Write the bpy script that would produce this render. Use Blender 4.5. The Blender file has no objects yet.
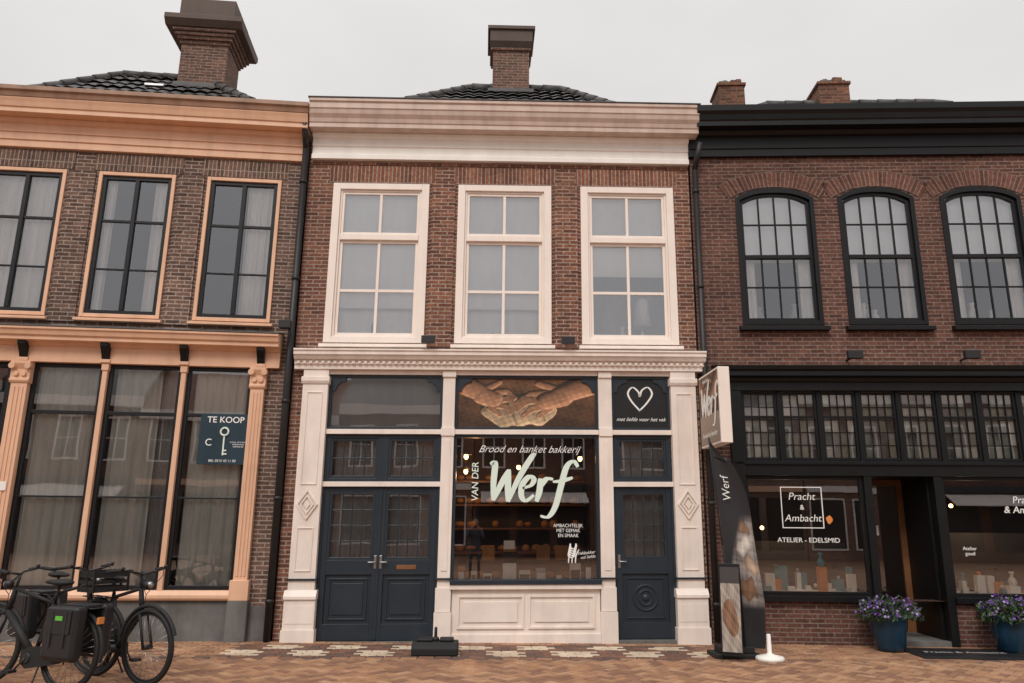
import bpy, math, random
import numpy as np
from mathutils import Vector, Matrix
random.seed(7); np.random.seed(7)
S=bpy.context.scene; COL=S.collection
S.view_settings.view_transform='Standard'; S.view_settings.look='None'; S.view_settings.exposure=0

# ---------------------------------------------------------------- materials
def newmat(n):
    m=bpy.data.materials.new(n); m.use_nodes=True; nt=m.node_tree; b=nt.nodes['Principled BSDF']
    return m,nt,b
def N(nt,t,**k):
    n=nt.nodes.new(t)
    for a,v in k.items(): setattr(n,a,v)
    return n
def ramp(nt,fac,c0,c1,p0=0.0,p1=1.0):
    r=N(nt,'ShaderNodeValToRGB'); r.color_ramp.elements[0].color=(*c0,1); r.color_ramp.elements[1].color=(*c1,1)
    r.color_ramp.elements[0].position=p0; r.color_ramp.elements[1].position=p1
    nt.links.new(fac,r.inputs[0]); return r.outputs[0]
def mul(nt,a,b,fac=1.0):
    m=N(nt,'ShaderNodeMixRGB',blend_type='MULTIPLY'); m.inputs[0].default_value=fac
    nt.links.new(a,m.inputs[1]); nt.links.new(b,m.inputs[2]); return m.outputs[0]
def objnoise(nt,scale,detail=3,sc=(1,1,1),rough=.6):
    tc=N(nt,'ShaderNodeTexCoord'); mp=N(nt,'ShaderNodeMapping'); mp.inputs['Scale'].default_value=sc
    nt.links.new(tc.outputs['Object'],mp.inputs[0]); n=N(nt,'ShaderNodeTexNoise')
    n.inputs['Scale'].default_value=scale; n.inputs['Detail'].default_value=detail; n.inputs['Roughness'].default_value=rough
    nt.links.new(mp.outputs[0],n.inputs['Vector']); return n.outputs['Fac']
def paint(name,col,rough=.45,var=.12,bump=.0,metal=0.0,spec=.4,streak=.06):
    m,nt,b=newmat(name)
    c0=tuple(c*(1-var) for c in col); c1=tuple(min(1,c*(1+var*.4)) for c in col)
    base=ramp(nt,objnoise(nt,3.0,3),c0,c1,.3,.7)
    if streak>.0:
        st=ramp(nt,objnoise(nt,1.7,2,(3,3,.6)),(1-streak*1.6,1-streak*1.7,1-streak*1.9),(1,1,1),.30,.58)
        base=mul(nt,base,st)
    nt.links.new(base,b.inputs['Base Color'])
    b.inputs['Roughness'].default_value=rough; b.inputs['Metallic'].default_value=metal
    b.inputs['Specular IOR Level'].default_value=spec
    if bump:
        bp=N(nt,'ShaderNodeBump'); bp.inputs['Strength'].default_value=bump; bp.inputs['Distance'].default_value=.004
        nt.links.new(objnoise(nt,45,2),bp.inputs['Height']); nt.links.new(bp.outputs[0],b.inputs['Normal'])
    return m
def brick(name,c1,c2,mort,w=.215,h=.062,ms=.009,rough=.85,bumpd=.005,offset=.5,patch=.3):
    m,nt,b=newmat(name)
    uv=N(nt,'ShaderNodeUVMap'); vec=uv.outputs[0]
    br=N(nt,'ShaderNodeTexBrick'); br.offset=offset; br.squash=1
    br.inputs['Scale'].default_value=1; br.inputs['Brick Width'].default_value=w; br.inputs['Row Height'].default_value=h
    br.inputs['Mortar Size'].default_value=ms; br.inputs['Mortar Smooth'].default_value=.2; br.inputs['Bias'].default_value=-.1
    br.inputs['Color1'].default_value=(*c1,1); br.inputs['Color2'].default_value=(*c2,1); br.inputs['Mortar'].default_value=(*mort,1)
    nt.links.new(vec,br.inputs['Vector'])
    n1=ramp(nt,objnoise(nt,.9,4),(1-patch,1-patch,1-patch),(1.12,1.08,1.05),.3,.72)
    n2=ramp(nt,objnoise(nt,22,1),(.70,.70,.72),(1.18,1.12,1.10),.3,.7)
    col=mul(nt,mul(nt,br.outputs['Color'],n1),n2)
    nt.links.new(col,b.inputs['Base Color']); b.inputs['Roughness'].default_value=rough; b.inputs['Specular IOR Level'].default_value=.2
    inv=N(nt,'ShaderNodeMath',operation='SUBTRACT'); inv.inputs[0].default_value=1; nt.links.new(br.outputs['Fac'],inv.inputs[1])
    bp=N(nt,'ShaderNodeBump'); bp.inputs['Strength'].default_value=.7; bp.inputs['Distance'].default_value=bumpd
    nt.links.new(inv.outputs[0],bp.inputs['Height']); nt.links.new(bp.outputs[0],b.inputs['Normal'])
    return m
def glassmat(name,tint=(.93,.95,.95),boost=1.5,add=.02,bump=.12):
    m=bpy.data.materials.new(name); m.use_nodes=True; nt=m.node_tree; nt.nodes.clear()
    o=N(nt,'ShaderNodeOutputMaterial'); mx=N(nt,'ShaderNodeMixShader'); t=N(nt,'ShaderNodeBsdfTransparent'); g=N(nt,'ShaderNodeBsdfGlossy')
    t.inputs[0].default_value=(*tint,1); g.inputs['Roughness'].default_value=0.0; g.inputs[0].default_value=(.93,.95,1,1)
    fr=N(nt,'ShaderNodeFresnel'); fr.inputs[0].default_value=1.5
    ma=N(nt,'ShaderNodeMath',operation='MULTIPLY_ADD',use_clamp=True); nt.links.new(fr.outputs[0],ma.inputs[0]); ma.inputs[1].default_value=boost; ma.inputs[2].default_value=add
    bp=N(nt,'ShaderNodeBump'); bp.inputs['Strength'].default_value=bump; bp.inputs['Distance'].default_value=.01
    nt.links.new(objnoise(nt,1.3,1),bp.inputs['Height']); nt.links.new(bp.outputs[0],g.inputs['Normal'])
    nt.links.new(ma.outputs[0],mx.inputs[0]); nt.links.new(t.outputs[0],mx.inputs[1]); nt.links.new(g.outputs[0],mx.inputs[2]); nt.links.new(mx.outputs[0],o.inputs[0])
    return m
def emis(name,col,s):
    m,nt,b=newmat(name); b.inputs['Base Color'].default_value=(*col,1); b.inputs['Emission Color'].default_value=(*col,1); b.inputs['Emission Strength'].default_value=s; return m
def vcol(name,rough=.5):
    m,nt,b=newmat(name); a=N(nt,'ShaderNodeAttribute',attribute_name='Col'); nt.links.new(a.outputs['Color'],b.inputs['Base Color']); b.inputs['Roughness'].default_value=rough; return m

BR_M=brick('brick_red_brown',(.285,.130,.083),(.125,.057,.042),(.40,.325,.275))
BR_MS=brick('brick_soldier',(.31,.142,.09),(.15,.066,.046),(.40,.325,.275),w=.30,h=.062,offset=0)
BR_L=brick('brick_grey_brown',(.21,.13,.102),(.088,.059,.049),(.38,.325,.285))
BR_LS=brick('brick_grey_soldier',(.21,.128,.098),(.095,.062,.05),(.36,.31,.27),w=.28,h=.062,offset=0)
BR_R=brick('brick_dark_red',(.18,.085,.064),(.095,.048,.040),(.24,.19,.165))
BR_RS=brick('brick_red_soldier',(.20,.092,.068),(.105,.052,.042),(.26,.20,.175),w=.27,h=.062,offset=0)
BR_C=brick('brick_chimney',(.21,.115,.085),(.11,.065,.053),(.27,.23,.20))
BR_CO=brick('brick_chimney_orange',(.26,.12,.07),(.10,.05,.038),(.2,.15,.12))
PAVE=brick('clinker_paving',(.42,.24,.145),(.27,.15,.095),(.13,.10,.075),w=.21,h=.088,ms=.007,patch=.22,rough=.8,bumpd=.004)
CLK=[paint('clinker_%d'%i,c,rough=.8,var=.25,streak=.1) for i,c in enumerate(((.43,.24,.14),(.37,.20,.115),(.31,.165,.098),(.46,.27,.16),(.27,.14,.09),(.41,.215,.12)))]
LIGHTB=[paint('clinker_light_%d'%i,c,rough=.8,var=.2,streak=.05) for i,c in enumerate(((.66,.54,.41),(.58,.46,.34)))]
DARKB=[paint('clinker_dark_%d'%i,c,rough=.8,var=.2,streak=.05) for i,c in enumerate(((.18,.090,.062),(.23,.115,.075),(.13,.08,.065)))]
SAND=paint('joint_sand',(.15,.115,.085),rough=1,streak=0)
CREAM=paint('paint_cream',(.90,.80,.73),var=.04,streak=.03)
CREAM2=paint('paint_cream_shopfront',(.88,.775,.705),var=.07,streak=.06)
WHITE=paint('paint_white',(.90,.86,.82),var=.05,streak=.04)
PINK=paint('paint_dusty_pink',(.64,.50,.43),var=.10,streak=.12)
PEACH=paint('paint_peach',(.79,.485,.325),var=.07,streak=.07)
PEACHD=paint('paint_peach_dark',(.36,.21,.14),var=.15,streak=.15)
BLUE=paint('paint_blue_grey',(.026,.036,.048),rough=.35,var=.12,streak=.05)
BLACK=paint('paint_black',(.009,.0095,.011),rough=.38,var=.2,streak=.1,spec=.3)
DARKF=paint('paint_dark_frame',(.012,.012,.015),rough=.45,streak=0,spec=.3)
METAL=paint('dark_metal',(.022,.022,.024),rough=.45,streak=0)
LEAD=paint('lead_grey',(.10,.10,.105),rough=.55)
CHCAP=paint('chimney_cap_brown',(.12,.09,.078),rough=.75)
STONE=paint('plinth_stone',(.17,.165,.16),rough=.85,var=.25,streak=.15,bump=.2)
TILE=paint('roof_tile_dark',(.075,.072,.072),rough=.6,var=.5,streak=.25)
TILER=paint('roof_tile_red',(.22,.085,.05),rough=.7,var=.3)
PLAST=paint('plaster_interior',(.40,.37,.33),rough=.9,streak=0)
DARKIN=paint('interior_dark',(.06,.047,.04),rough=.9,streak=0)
WOOD=paint('wood_brown',(.22,.095,.04),rough=.45,var=.3)
WOODF=paint('wood_floor',(.14,.085,.05),rough=.6,var=.3)
BLIND=paint('blind_white',(.92,.93,.92),rough=.9,var=.04,streak=.04)
BLINDG=paint('blind_grey',(.45,.44,.43),rough=.9,var=.08,streak=.06)
CURT=paint('curtain_net',(.80,.80,.74),rough=.95,var=.08,streak=.08)
CURTW=paint('curtain_white',(.90,.87,.84),rough=.95,var=.05,streak=.05)
PALEG=paint('leaded_pale_glass',(.46,.49,.42),rough=.5,var=.5,streak=.0)
GLU=glassmat('window_glass_old',(.98,.99,.99),boost=1.8,add=.12); GLM=glassmat('window_glass_reflective',(1,1,1),boost=2.0,add=.20,bump=.08); GLD=glassmat('shop_glass',(.92,.94,.94),2.2,.12,.03)
TXW=paint('lettering_white',(.90,.90,.88),var=.02,streak=0); TXG=paint('lettering_pale_mint',(.76,.87,.78),var=.03,streak=0)
NAVY=paint('sign_navy',(.02,.045,.065),rough=.4); SIGNBK=paint('sign_black',(.018,.018,.021),rough=.4)
LAMP=emis('warm_bulb',(1,.55,.2),9)
VC=vcol('printed_picture'); RUB=paint('rubber_black',(.014,.014,.015),rough=.65,streak=0); CHROME=paint('steel',(.45,.45,.45),rough=.35,metal=1,streak=0)
GREEN=paint('paint_green',(.12,.50,.05)); BREAD=paint('bread_crust',(.50,.25,.09),rough=.8,var=.4,streak=0)

# ---------------------------------------------------------------- frames + mesh builder
class Fr:
    def __init__(s,O,ang=0,slope=0,lean=0):
        a=math.radians(ang); s.O=Vector(O); s.X=Vector((math.cos(a),math.sin(a),slope)); s.Nn=Vector((-math.sin(a),math.cos(a),0)); s.Z=Vector((lean,0,1))
    def P(s,u,y,z): return s.O+s.X*u+s.Nn*y+s.Z*z
WF=Fr((0,0,0))
FM=Fr((0,0,0),0,.011); FL=Fr((-3.2,0,0),3.4,0); FR_=Fr((3.25,0,.03),-4.3,0.002)
class MB:
    def __init__(s,fr): s.f=fr; s.v=[]; s.F=[]; s.uv=[]; s.mi=[]; s.sm=[]; s.m=[]
    def mat(s,m):
        if m not in s.m: s.m.append(m)
        return s.m.index(m)
    def face(s,pts,uvs,mat,smooth=False):
        b=len(s.v); s.v+= [tuple(s.f.P(*p)) for p in pts]; s.F.append(tuple(range(b,b+len(pts)))); s.uv.append(uvs); s.mi.append(s.mat(mat)); s.sm.append(smooth)
    def idx(s,pts): b=len(s.v); s.v+=[tuple(s.f.P(*p)) for p in pts]; return b
    def addf(s,ids,uvs,mat,smooth=False): s.F.append(tuple(ids)); s.uv.append(uvs); s.mi.append(s.mat(mat)); s.sm.append(smooth)
    def box(s,u0,u1,y0,y1,z0,z1,mat,sw=False):
        p=[(u,y,z) for u in(u0,u1) for y in(y0,y1) for z in(z0,z1)]; b=s.idx(p)
        fs=[((0,4,5,1),0),((6,2,3,7),0),((2,0,1,3),1),((4,6,7,5),1),((1,5,7,3),2),((2,6,4,0),2)]
        for ids,k in fs:
            uv=[]
            for i in ids:
                q=p[i]; a=(q[0],q[2]) if k==0 else (q[1],q[2]) if k==1 else (q[0],q[1])
                if sw: a=(a[1],a[0])
                uv.append(a)
            s.addf([b+i for i in ids],uv,mat)
    def prism(s,prof,u0,u1,mat):
        n=len(prof); b=s.idx([(u0,y,z) for y,z in prof]+[(u1,y,z) for y,z in prof])
        for i in range(n):
            j=(i+1)%n; s.addf([b+i,b+j,b+n+j,b+n+i],[(u0,prof[i][1]),(u0,prof[j][1]),(u1,prof[j][1]),(u1,prof[i][1])],mat)
        s.addf([b+i for i in range(n)][::-1],[prof[i] for i in range(n)][::-1],mat); s.addf([b+n+i for i in range(n)],list(prof),mat)
    def poly(s,pts,y0,y1,mat):
        n=len(pts); b=s.idx([(u,y0,z) for u,z in pts]+[(u,y1,z) for u,z in pts])
        s.addf([b+i for i in range(n)],list(pts),mat); s.addf([b+n+i for i in range(n)][::-1],list(pts)[::-1],mat)
        for i in range(n):
            j=(i+1)%n; s.addf([b+j,b+i,b+n+i,b+n+j],[(y0,pts[j][1]),(y0,pts[i][1]),(y1,pts[i][1]),(y1,pts[j][1])],mat)
    def cyl(s,a,b_,r,mat,seg=10,r2=None):
        a=Vector(a);c=Vector(b_); r2=r if r2 is None else r2; d=(c-a); L=d.length; d.normalize()
        x=d.orthogonal().normalized(); y=d.cross(x)
        ring=lambda o,rr:[tuple(o+x*rr*math.cos(2*math.pi*i/seg)+y*rr*math.sin(2*math.pi*i/seg)) for i in range(seg)]
        b=s.idx(ring(a,r)+ring(c,r2))
        for i in range(seg):
            j=(i+1)%seg; s.addf([b+i,b+j,b+seg+j,b+seg+i],[(i/seg*2*math.pi*r,0),((i+1)/seg*2*math.pi*r,0),((i+1)/seg*2*math.pi*r,L),(i/seg*2*math.pi*r,L)],mat,True)
        s.addf([b+i for i in range(seg)][::-1],[(0,0)]*seg,mat); s.addf([b+seg+i for i in range(seg)],[(0,0)]*seg,mat)
    def path(s,pts,r,mat,seg=8):
        for i in range(len(pts)-1): s.cyl(pts[i],pts[i+1],r,mat,seg)
    def lathe(s,c,prof,mat,seg=24):
        b=s.idx([(c[0]+r*math.cos(2*math.pi*i/seg),c[1]+r*math.sin(2*math.pi*i/seg),c[2]+z) for r,z in prof for i in range(seg)])
        for k in range(len(prof)-1):
            for i in range(seg):
                j=(i+1)%seg; s.addf([b+k*seg+i,b+k*seg+j,b+(k+1)*seg+j,b+(k+1)*seg+i],[(0,0)]*4,mat,True)
        s.addf([b+i for i in range(seg)][::-1],[(0,0)]*seg,mat); s.addf([b+(len(prof)-1)*seg+i for i in range(seg)],[(0,0)]*seg,mat)
    def ball(s,c,rx,ry,rz,mat,seg=14,rg=8):
        pts=[]
        for k in range(1,rg):
            t=math.pi*k/rg
            for i in range(seg): a=2*math.pi*i/seg; pts.append((c[0]+rx*math.sin(t)*math.cos(a),c[1]+ry*math.sin(t)*math.sin(a),c[2]-rz*math.cos(t)))
        b=s.idx(pts); 
        for k in range(rg-2):
            for i in range(seg):
                j=(i+1)%seg; s.addf([b+k*seg+i,b+k*seg+j,b+(k+1)*seg+j,b+(k+1)*seg+i],[(0,0)]*4,mat,True)
        bb=s.idx([(c[0],c[1],c[2]-rz),(c[0],c[1],c[2]+rz)])
        for i in range(seg):
            j=(i+1)%seg; s.addf([b+j,b+i,bb],[(0,0)]*3,mat,True); s.addf([b+(rg-2)*seg+i,b+(rg-2)*seg+j,bb+1],[(0,0)]*3,mat,True)
    def torus(s,c,ax,R,r,mat,seg=36,sg=8,a0=0,a1=2*math.pi):
        c=Vector(c); ax=Vector(ax).normalized(); x=ax.cross(Vector((0,0,1))).normalized(); y=Vector((0,0,1)) if abs(ax.z)<.01 else ax.cross(x)
        full=abs(a1-a0-2*math.pi)<1e-6; n=seg if full else seg+1; pts=[]
        for i in range(n):
            a=a0+(a1-a0)*i/seg; d=x*math.cos(a)+y*math.sin(a)
            for k in range(sg): t=2*math.pi*k/sg; pts.append(tuple(c+d*(R+r*math.cos(t))+ax*r*math.sin(t)))
        b=s.idx(pts)
        for i in range(seg):
            i2=(i+1)%n
            for k in range(sg):
                k2=(k+1)%sg; s.addf([b+i*sg+k,b+i2*sg+k,b+i2*sg+k2,b+i*sg+k2],[(0,0)]*4,mat,True)
    def quad(s,u0,u1,z0,z1,y,mat): s.face([(u0,y,z0),(u1,y,z0),(u1,y,z1),(u0,y,z1)],[(u0,z0),(u1,z0),(u1,z1),(u0,z1)],mat)
    def ribbon(s,pts,w,o,sc,y,mat,closed=False,shear=0):
        P=[Vector((p[0]+shear*p[1],p[1])) for p in pts]; out=[]
        if len(P)>2:
            Q=[P[0]]+P+[P[-1]]
            for i in range(1,len(Q)-2):
                for t in [k/8 for k in range(8)]:
                    a,b,c,d=Q[i-1],Q[i],Q[i+1],Q[i+2]
                    out.append(.5*((2*b)+(c-a)*t+(2*a-5*b+4*c-d)*t*t+(3*b-3*c+d-a)*t**3))
            out.append(P[-1])
        else: out=P
        n=len(out); pr=[]
        for i,p in enumerate(out):
            d=(out[min(i+1,n-1)]-out[max(i-1,0)]); 
            if d.length<1e-6: d=Vector((1,0))
            d.normalize(); nn=Vector((-d.y,d.x)); ww=w*(.55+.45*math.sin(math.pi*min(1,max(0,(i+.5)/n)))) if not closed else w
            ww*=(.55+.6*abs(d.y))
            for sgn in(1,-1):
                q=p+nn*ww*.5*sgn; pr.append((o[0]+q.x*sc,y,o[1]+q.y*sc))
        b=s.idx(pr)
        for i in range(n-1): s.addf([b+2*i+1,b+2*i+3,b+2*i+2,b+2*i],[(0,0)]*4,mat)
    def build(s,name,parent=None,bevel=0):
        me=bpy.data.meshes.new(name); me.from_pydata(s.v,[],s.F); uvl=me.uv_layers.new(name='UVMap')
        flat=[c for f in s.uv for uv in f for c in uv]; uvl.data.foreach_set('uv',flat)
        me.polygons.foreach_set('material_index',s.mi); me.polygons.foreach_set('use_smooth',s.sm)
        for m in s.m: me.materials.append(m)
        me.update(); ob=bpy.data.objects.new(name,me); COL.objects.link(ob)
        if bevel:
            md=ob.modifiers.new('bevel','BEVEL'); md.width=bevel; md.segments=2; md.limit_method='ANGLE'; md.angle_limit=math.radians(50); md.harden_normals=False
        if parent: setp(ob,parent)
        return ob
def setp(ob,parent):
    ob.parent=parent; ob.matrix_parent_inverse=parent.matrix_world.inverted()
def empty(name,loc=(0,0,0)):
    e=bpy.data.objects.new(name,None); e.location=loc; COL.objects.link(e); e.empty_display_size=.3
    e.matrix_world=Matrix.Translation(Vector(loc)); return e
def text(body,fr,u,y,z,size,mat,parent,name='lettering',rot=0,shear=0,align='CENTER',bold=0,sx=1.0,yawx=None):
    t=bpy.data.curves.new(name,'FONT'); t.body=body; t.size=size; t.shear=shear; t.align_x=align; t.align_y='CENTER'; t.offset=bold; t.extrude=.0008; t.materials.append(mat)
    ob=bpy.data.objects.new(name,t); COL.objects.link(ob)
    X=fr.X.normalized(); Y=fr.Z.normalized(); Zc=X.cross(Y).normalized()
    if yawx is not None: X,Y=yawx; Zc=X.cross(Y)
    M=Matrix(((X.x,Y.x,Zc.x),(X.y,Y.y,Zc.y),(X.z,Y.z,Zc.z))).to_4x4()
    ob.matrix_world=Matrix.Translation(fr.P(u,y,z))@M@Matrix.Rotation(math.radians(rot),4,'Z')@Matrix.Diagonal((sx,1,1,1))
    mw=ob.matrix_world.copy(); setp(ob,parent); ob.matrix_world=mw; return ob
def picture(name,corner,ex,ey,nx,ny,func,parent,mat=VC):
    a=np.linspace(0,1,nx); b=np.linspace(0,1,ny); A,B=np.meshgrid(a,b)
    c=np.array(corner); V=c+A[...,None]*np.array(ex)+B[...,None]*np.array(ey); V=V.reshape(-1,3)
    F=[(j*nx+i,j*nx+i+1,(j+1)*nx+i+1,(j+1)*nx+i) for j in range(ny-1) for i in range(nx-1)]
    me=bpy.data.meshes.new(name); me.from_pydata(V.tolist(),[],F); C=func(A,B).reshape(-1,3); C=np.concatenate([np.clip(C,0,1),np.ones((len(C),1))],1)
    at=me.color_attributes.new('Col','FLOAT_COLOR','POINT'); at.data.foreach_set('color',C.astype(np.float32).ravel()); me.materials.append(mat); me.update()
    ob=bpy.data.objects.new(name,me); COL.objects.link(ob)
    if parent: setp(ob,parent)
    return ob
def wall(mb,u0,u1,z0,z1,y0,y1,holes,mat,inner=None):
    us=sorted(set([u0,u1]+[h[0] for h in holes]+[h[1] for h in holes])); zs=sorted(set([z0,z1]+[h[2] for h in holes]+[h[3] for h in holes]))
    us=[u for u in us if u0<=u<=u1]; zs=[z for z in zs if z0<=z<=z1]
    for i in range(len(us)-1):
        for j in range(len(zs)-1):
            cu=(us[i]+us[i+1])/2; cz=(zs[j]+zs[j+1])/2
            if any(h[0]<cu<h[1] and h[2]<cz<h[3] for h in holes): continue
            mb.quad(us[i],us[i+1],zs[j],zs[j+1],y0,mat)
            mb.face([(us[i+1],y1,zs[j]),(us[i],y1,zs[j]),(us[i],y1,zs[j+1]),(us[i+1],y1,zs[j+1])],[(0,0)]*4,inner or mat)
    for h in holes:
        a,b,c,d=h
        for (ua,ub,za,zb) in ((a,a,c,d),(b,b,c,d)):
            mb.face([(ua,y0,za),(ua,y1,za),(ua,y1,zb),(ua,y0,zb)],[(y0,za),(y1,za),(y1,zb),(y0,zb)],mat)
        for zz in (c,d): mb.face([(a,y0,zz),(b,y0,zz),(b,y1,zz),(a,y1,zz)],[(a,y0),(b,y0),(b,y1),(a,y1)],mat)
def frame(mb,u0,u1,z0,z1,y,w,d,mat,wb=None,wt=None):
    wb=w if wb is None else wb; wt=w if wt is None else wt
    mb.box(u0,u0+w,y,y+d,z0,z1,mat); mb.box(u1-w,u1,y,y+d,z0,z1,mat)
    mb.box(u0+w,u1-w,y+.002,y+d-.002,z0,z0+wb,mat); mb.box(u0+w,u1-w,y+.002,y+d-.002,z1-wt,z1,mat)
def bars(mb,u0,u1,z0,z1,y,d,mat,cols,rows,w=.02):
    us=[u0+(u1-u0)*i/cols for i in range(1,cols)] if isinstance(cols,int) else cols
    zs=[z0+(z1-z0)*i/rows for i in range(1,rows)] if isinstance(rows,int) else rows
    for u in us: mb.box(u-w/2,u+w/2,y,y+d,z0,z1,mat)
    for z in zs: mb.box(u0,u1,y+.003,y+d-.003,z-w/2,z+w/2,mat)
def curtain(mb,u0,u1,z0,z1,y,amp,per,mat,gather=0):
    n=max(8,int((u1-u0)/per*9)); ph=random.random()*6
    def yy(u,t): return y+amp*math.sin(2*math.pi*u/per+ph+.8*math.sin(u*5))*(.5+.5*t)+amp*.4*math.sin(2*math.pi*u/per*2.3+ph)
    rows=5; b=mb.idx([(u0+(u1-u0)*i/n,yy(u0+(u1-u0)*i/n,1-j/(rows-1)),z0+(z1-z0)*j/(rows-1)) for j in range(rows) for i in range(n+1)])
    for j in range(rows-1):
        for i in range(n):
            a=b+j*(n+1)+i; mb.addf([a,a+1,a+n+2,a+n+1],[(0,0)]*4,mat,True)
def shell(mb,u0,u1,y1,z0,zt,floor,mat,depth_y0=.3,inner=PLAST):
    mb.box(u0,u0+.22,depth_y0,y1,z0,zt,mat); mb.box(u1-.22,u1,depth_y0,y1,z0,zt,mat); mb.box(u0+.22,u1-.22,y1-.25,y1,z0,zt,mat)
    mb.box(u0+.22,u1-.22,depth_y0,y1-.25,floor,floor+.25,inner); mb.box(u0+.22,u1-.22,depth_y0,y1-.25,zt-.25,zt-.01,inner)
    mb.box(u0+.221,u0+.235,depth_y0+.01,y1-.26,z0,zt-.26,inner); mb.box(u1-.235,u1-.221,depth_y0+.01,y1-.26,z0,zt-.26,inner); mb.box(u0+.24,u1-.24,y1-.27,y1-.252,z0,zt-.26,inner)
def roof(mb,u0,u1,y0,y1,ze,ur0,ur1,yr,zr,mat):
    L=math.hypot(yr-y0,zr-ze); sy=(yr-y0)/L; sz=(zr-ze)/L
    A=(u0,y0,ze);B=(u1,y0,ze);C=(u1,y1,ze);D=(u0,y1,ze);E=(ur0,yr,zr);F=(ur1,yr,zr)
    for q in ([A,B,F,E],[C,D,E,F],[B,C,F],[D,A,E]): mb.face(q,[(p[0],p[1]) for p in q],mat)
    mb.box(u0,u1,y0,y1,ze-.05,ze-.01,mat)
    k=0; st=.055
    while k*.3<L:
        t0=k*.3; t1=min(L,t0+.295)
        tm=(t0+t1)/2/L; ua=u0+(ur0-u0)*tm; ub=u1+(ur1-u1)*tm; n=int((ub-ua)/st); pts=[]
        for t,h in((t0-.02,.06),(t1,.02)):
            for i in range(n+1):
                u=ua+i*st; hh=h+.035*abs(math.sin(math.pi*(u-u0)/.22))+.006*math.sin(int((u-u0)/.22)*7.3+k*3.1); pts.append((u,y0+sy*t-sz*hh,ze+sz*t+sy*hh))
        b=mb.idx(pts)
        for i in range(n): mb.addf([b+i,b+i+1,b+n+2+i,b+n+1+i],[(0,0)]*4,mat,True)
        k+=1
    for p,q in((A,E),(B,F),(E,F),(C,F),(D,E)):
        p=Vector(p);q=Vector(q);n=int((q-p).length/.33)
        for i in range(n):
            a=p+(q-p)*i/n; c=p+(q-p)*(i+1.08)/n; up=Vector((0,-.02,.035)); mb.cyl(a+up,c+up,.10,mat,8,.085)

# ---------------------------------------------------------------- ground
g=MB(WF); g.face([(-150,-150,-.020),(150,-150,-.020),(150,150,-.020),(-150,150,-.020)],[(-150,-150),(150,-150),(150,150),(-150,150)],PAVE); g.build('ground')
pv=MB(WF); rb=random.Random(11)
pv.face([(-12.2,-6.6,-.015),(14.2,-6.6,-.015),(14.2,.5,-.015),(-12.2,.5,-.015)],[(0,0)]*4,SAND)
def setbrick(cx,cy,ang,l,w_,mats):
    ca,sa=math.cos(ang),math.sin(ang); h=rb.uniform(-.0015,.0015); tx,ty=rb.uniform(-.01,.01),rb.uniform(-.01,.01); pts=[]
    for (hl_,hw,z) in((l/2,w_/2,-.016),(l/2-.006,w_/2-.006,-.005+h)):
        for sx_,sy_ in((-1,-1),(1,-1),(1,1),(-1,1)):
            a,b=sx_*hl_,sy_*hw; pts.append((cx+a*ca-b*sa,cy+a*sa+b*ca,z+(a*tx+b*ty)*(z>-.01)))
    b=pv.idx(pts); mt=rb.choice(mats); pv.addf([b+4,b+5,b+6,b+7],[(0,0)]*4,mt)
    for i in range(4): j=(i+1)%4; pv.addf([b+i,b+j,b+4+j,b+4+i],[(0,0)]*4,mt)
W1=.104; c45=math.sqrt(.5)
for r_ in range(-150,150):
    for n_ in range(-45,46):
        for kind in(0,1):
            if kind==0: px,py,an=(r_+4*n_+1)*W1,(r_+.5)*W1,0
            else: px,py,an=(r_+3+4*n_+.5)*W1,(r_+1)*W1,math.pi/2
            x=(px-py)*c45; y=(px+py)*c45-4
            if -12<x<14 and -6.5<y<-1.46: setbrick(x,y,an+math.pi/4,2*W1-.008,W1-.008,CLK)
x=-12
while x<14: setbrick(x+.1,-1.335,0,.20,.095,DARKB+CLK[1:3]); x+=.208
rows=[-1.23+.104*i for i in range(12)]
for ri,y in enumerate(rows):
    x=-12-(.104 if ri%2 else 0)
    while x<14:
        xc=x+.104
        if -3.2<xc<2.95 and 0<=ri<=9:
            blk=int((xc+3.2)//.42)
            if 1<=ri<=4: mats=LIGHTB if blk%2==0 else DARKB
            elif 6<=ri<=8: mats=LIGHTB if blk%2 else DARKB
            else: mats=DARKB
        else: mats=CLK
        setbrick(xc,y,0,.200,.096,mats); x+=.208
pv.build('pavement')

# ================================================================ MIDDLE HOUSE (bakery)
hm=empty('brick_house',(0,0,0))
UW=[(-2.47,-.95),(-.49,1.00),(1.47,2.97)]; ZW0,ZW1=4.27,6.88
mb=MB(FM)
wall(mb,-2.88,3.24,-.3,8.0,0,.3,[(a,b,ZW0,ZW1) for a,b in UW]+[(-2.33,2.78,-.29,3.86)],BR_M,PLAST)
shell(mb,-2.88,3.24,6.5,-.3,8.0,3.9,BR_M)
for a,b in((-.90,-.54),(1.05,1.42)): mb.box(a,b,-.035,.01,4.22,6.93,BR_M)
for a,b in UW: mb.box(a-.07,b+.07,-.012,.01,6.895,7.19,BR_MS,sw=True)
mb.box(-2.86,3.22,-.02,.01,7.20,7.262,BR_M)
mb.build('walls',hm)
tr=MB(FM)
tr.prism([(0,7.27),(-.09,7.27),(-.09,7.345),(-.075,7.36),(-.055,7.36),(-.055,7.49),(-.075,7.50),(-.075,7.62),(-.12,7.64),(-.14,7.69),(-.14,7.705),(.0,7.705)][::-1],-2.84,3.24,WHITE)
tr.prism([(0.02,7.706),(-.30,7.706),(-.30,7.78),(-.315,7.79),(-.33,7.85),(-.37,7.91),(-.385,7.98),(-.40,7.99),(-.40,8.08),(-.425,8.10),(-.425,8.15),(.2,8.15)][::-1],-2.86,3.36,PINK)
tr.prism([(.3,8.152),(-.44,8.152),(-.44,8.17),(.3,8.20)][::-1],-2.88,3.38,LEAD)
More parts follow.
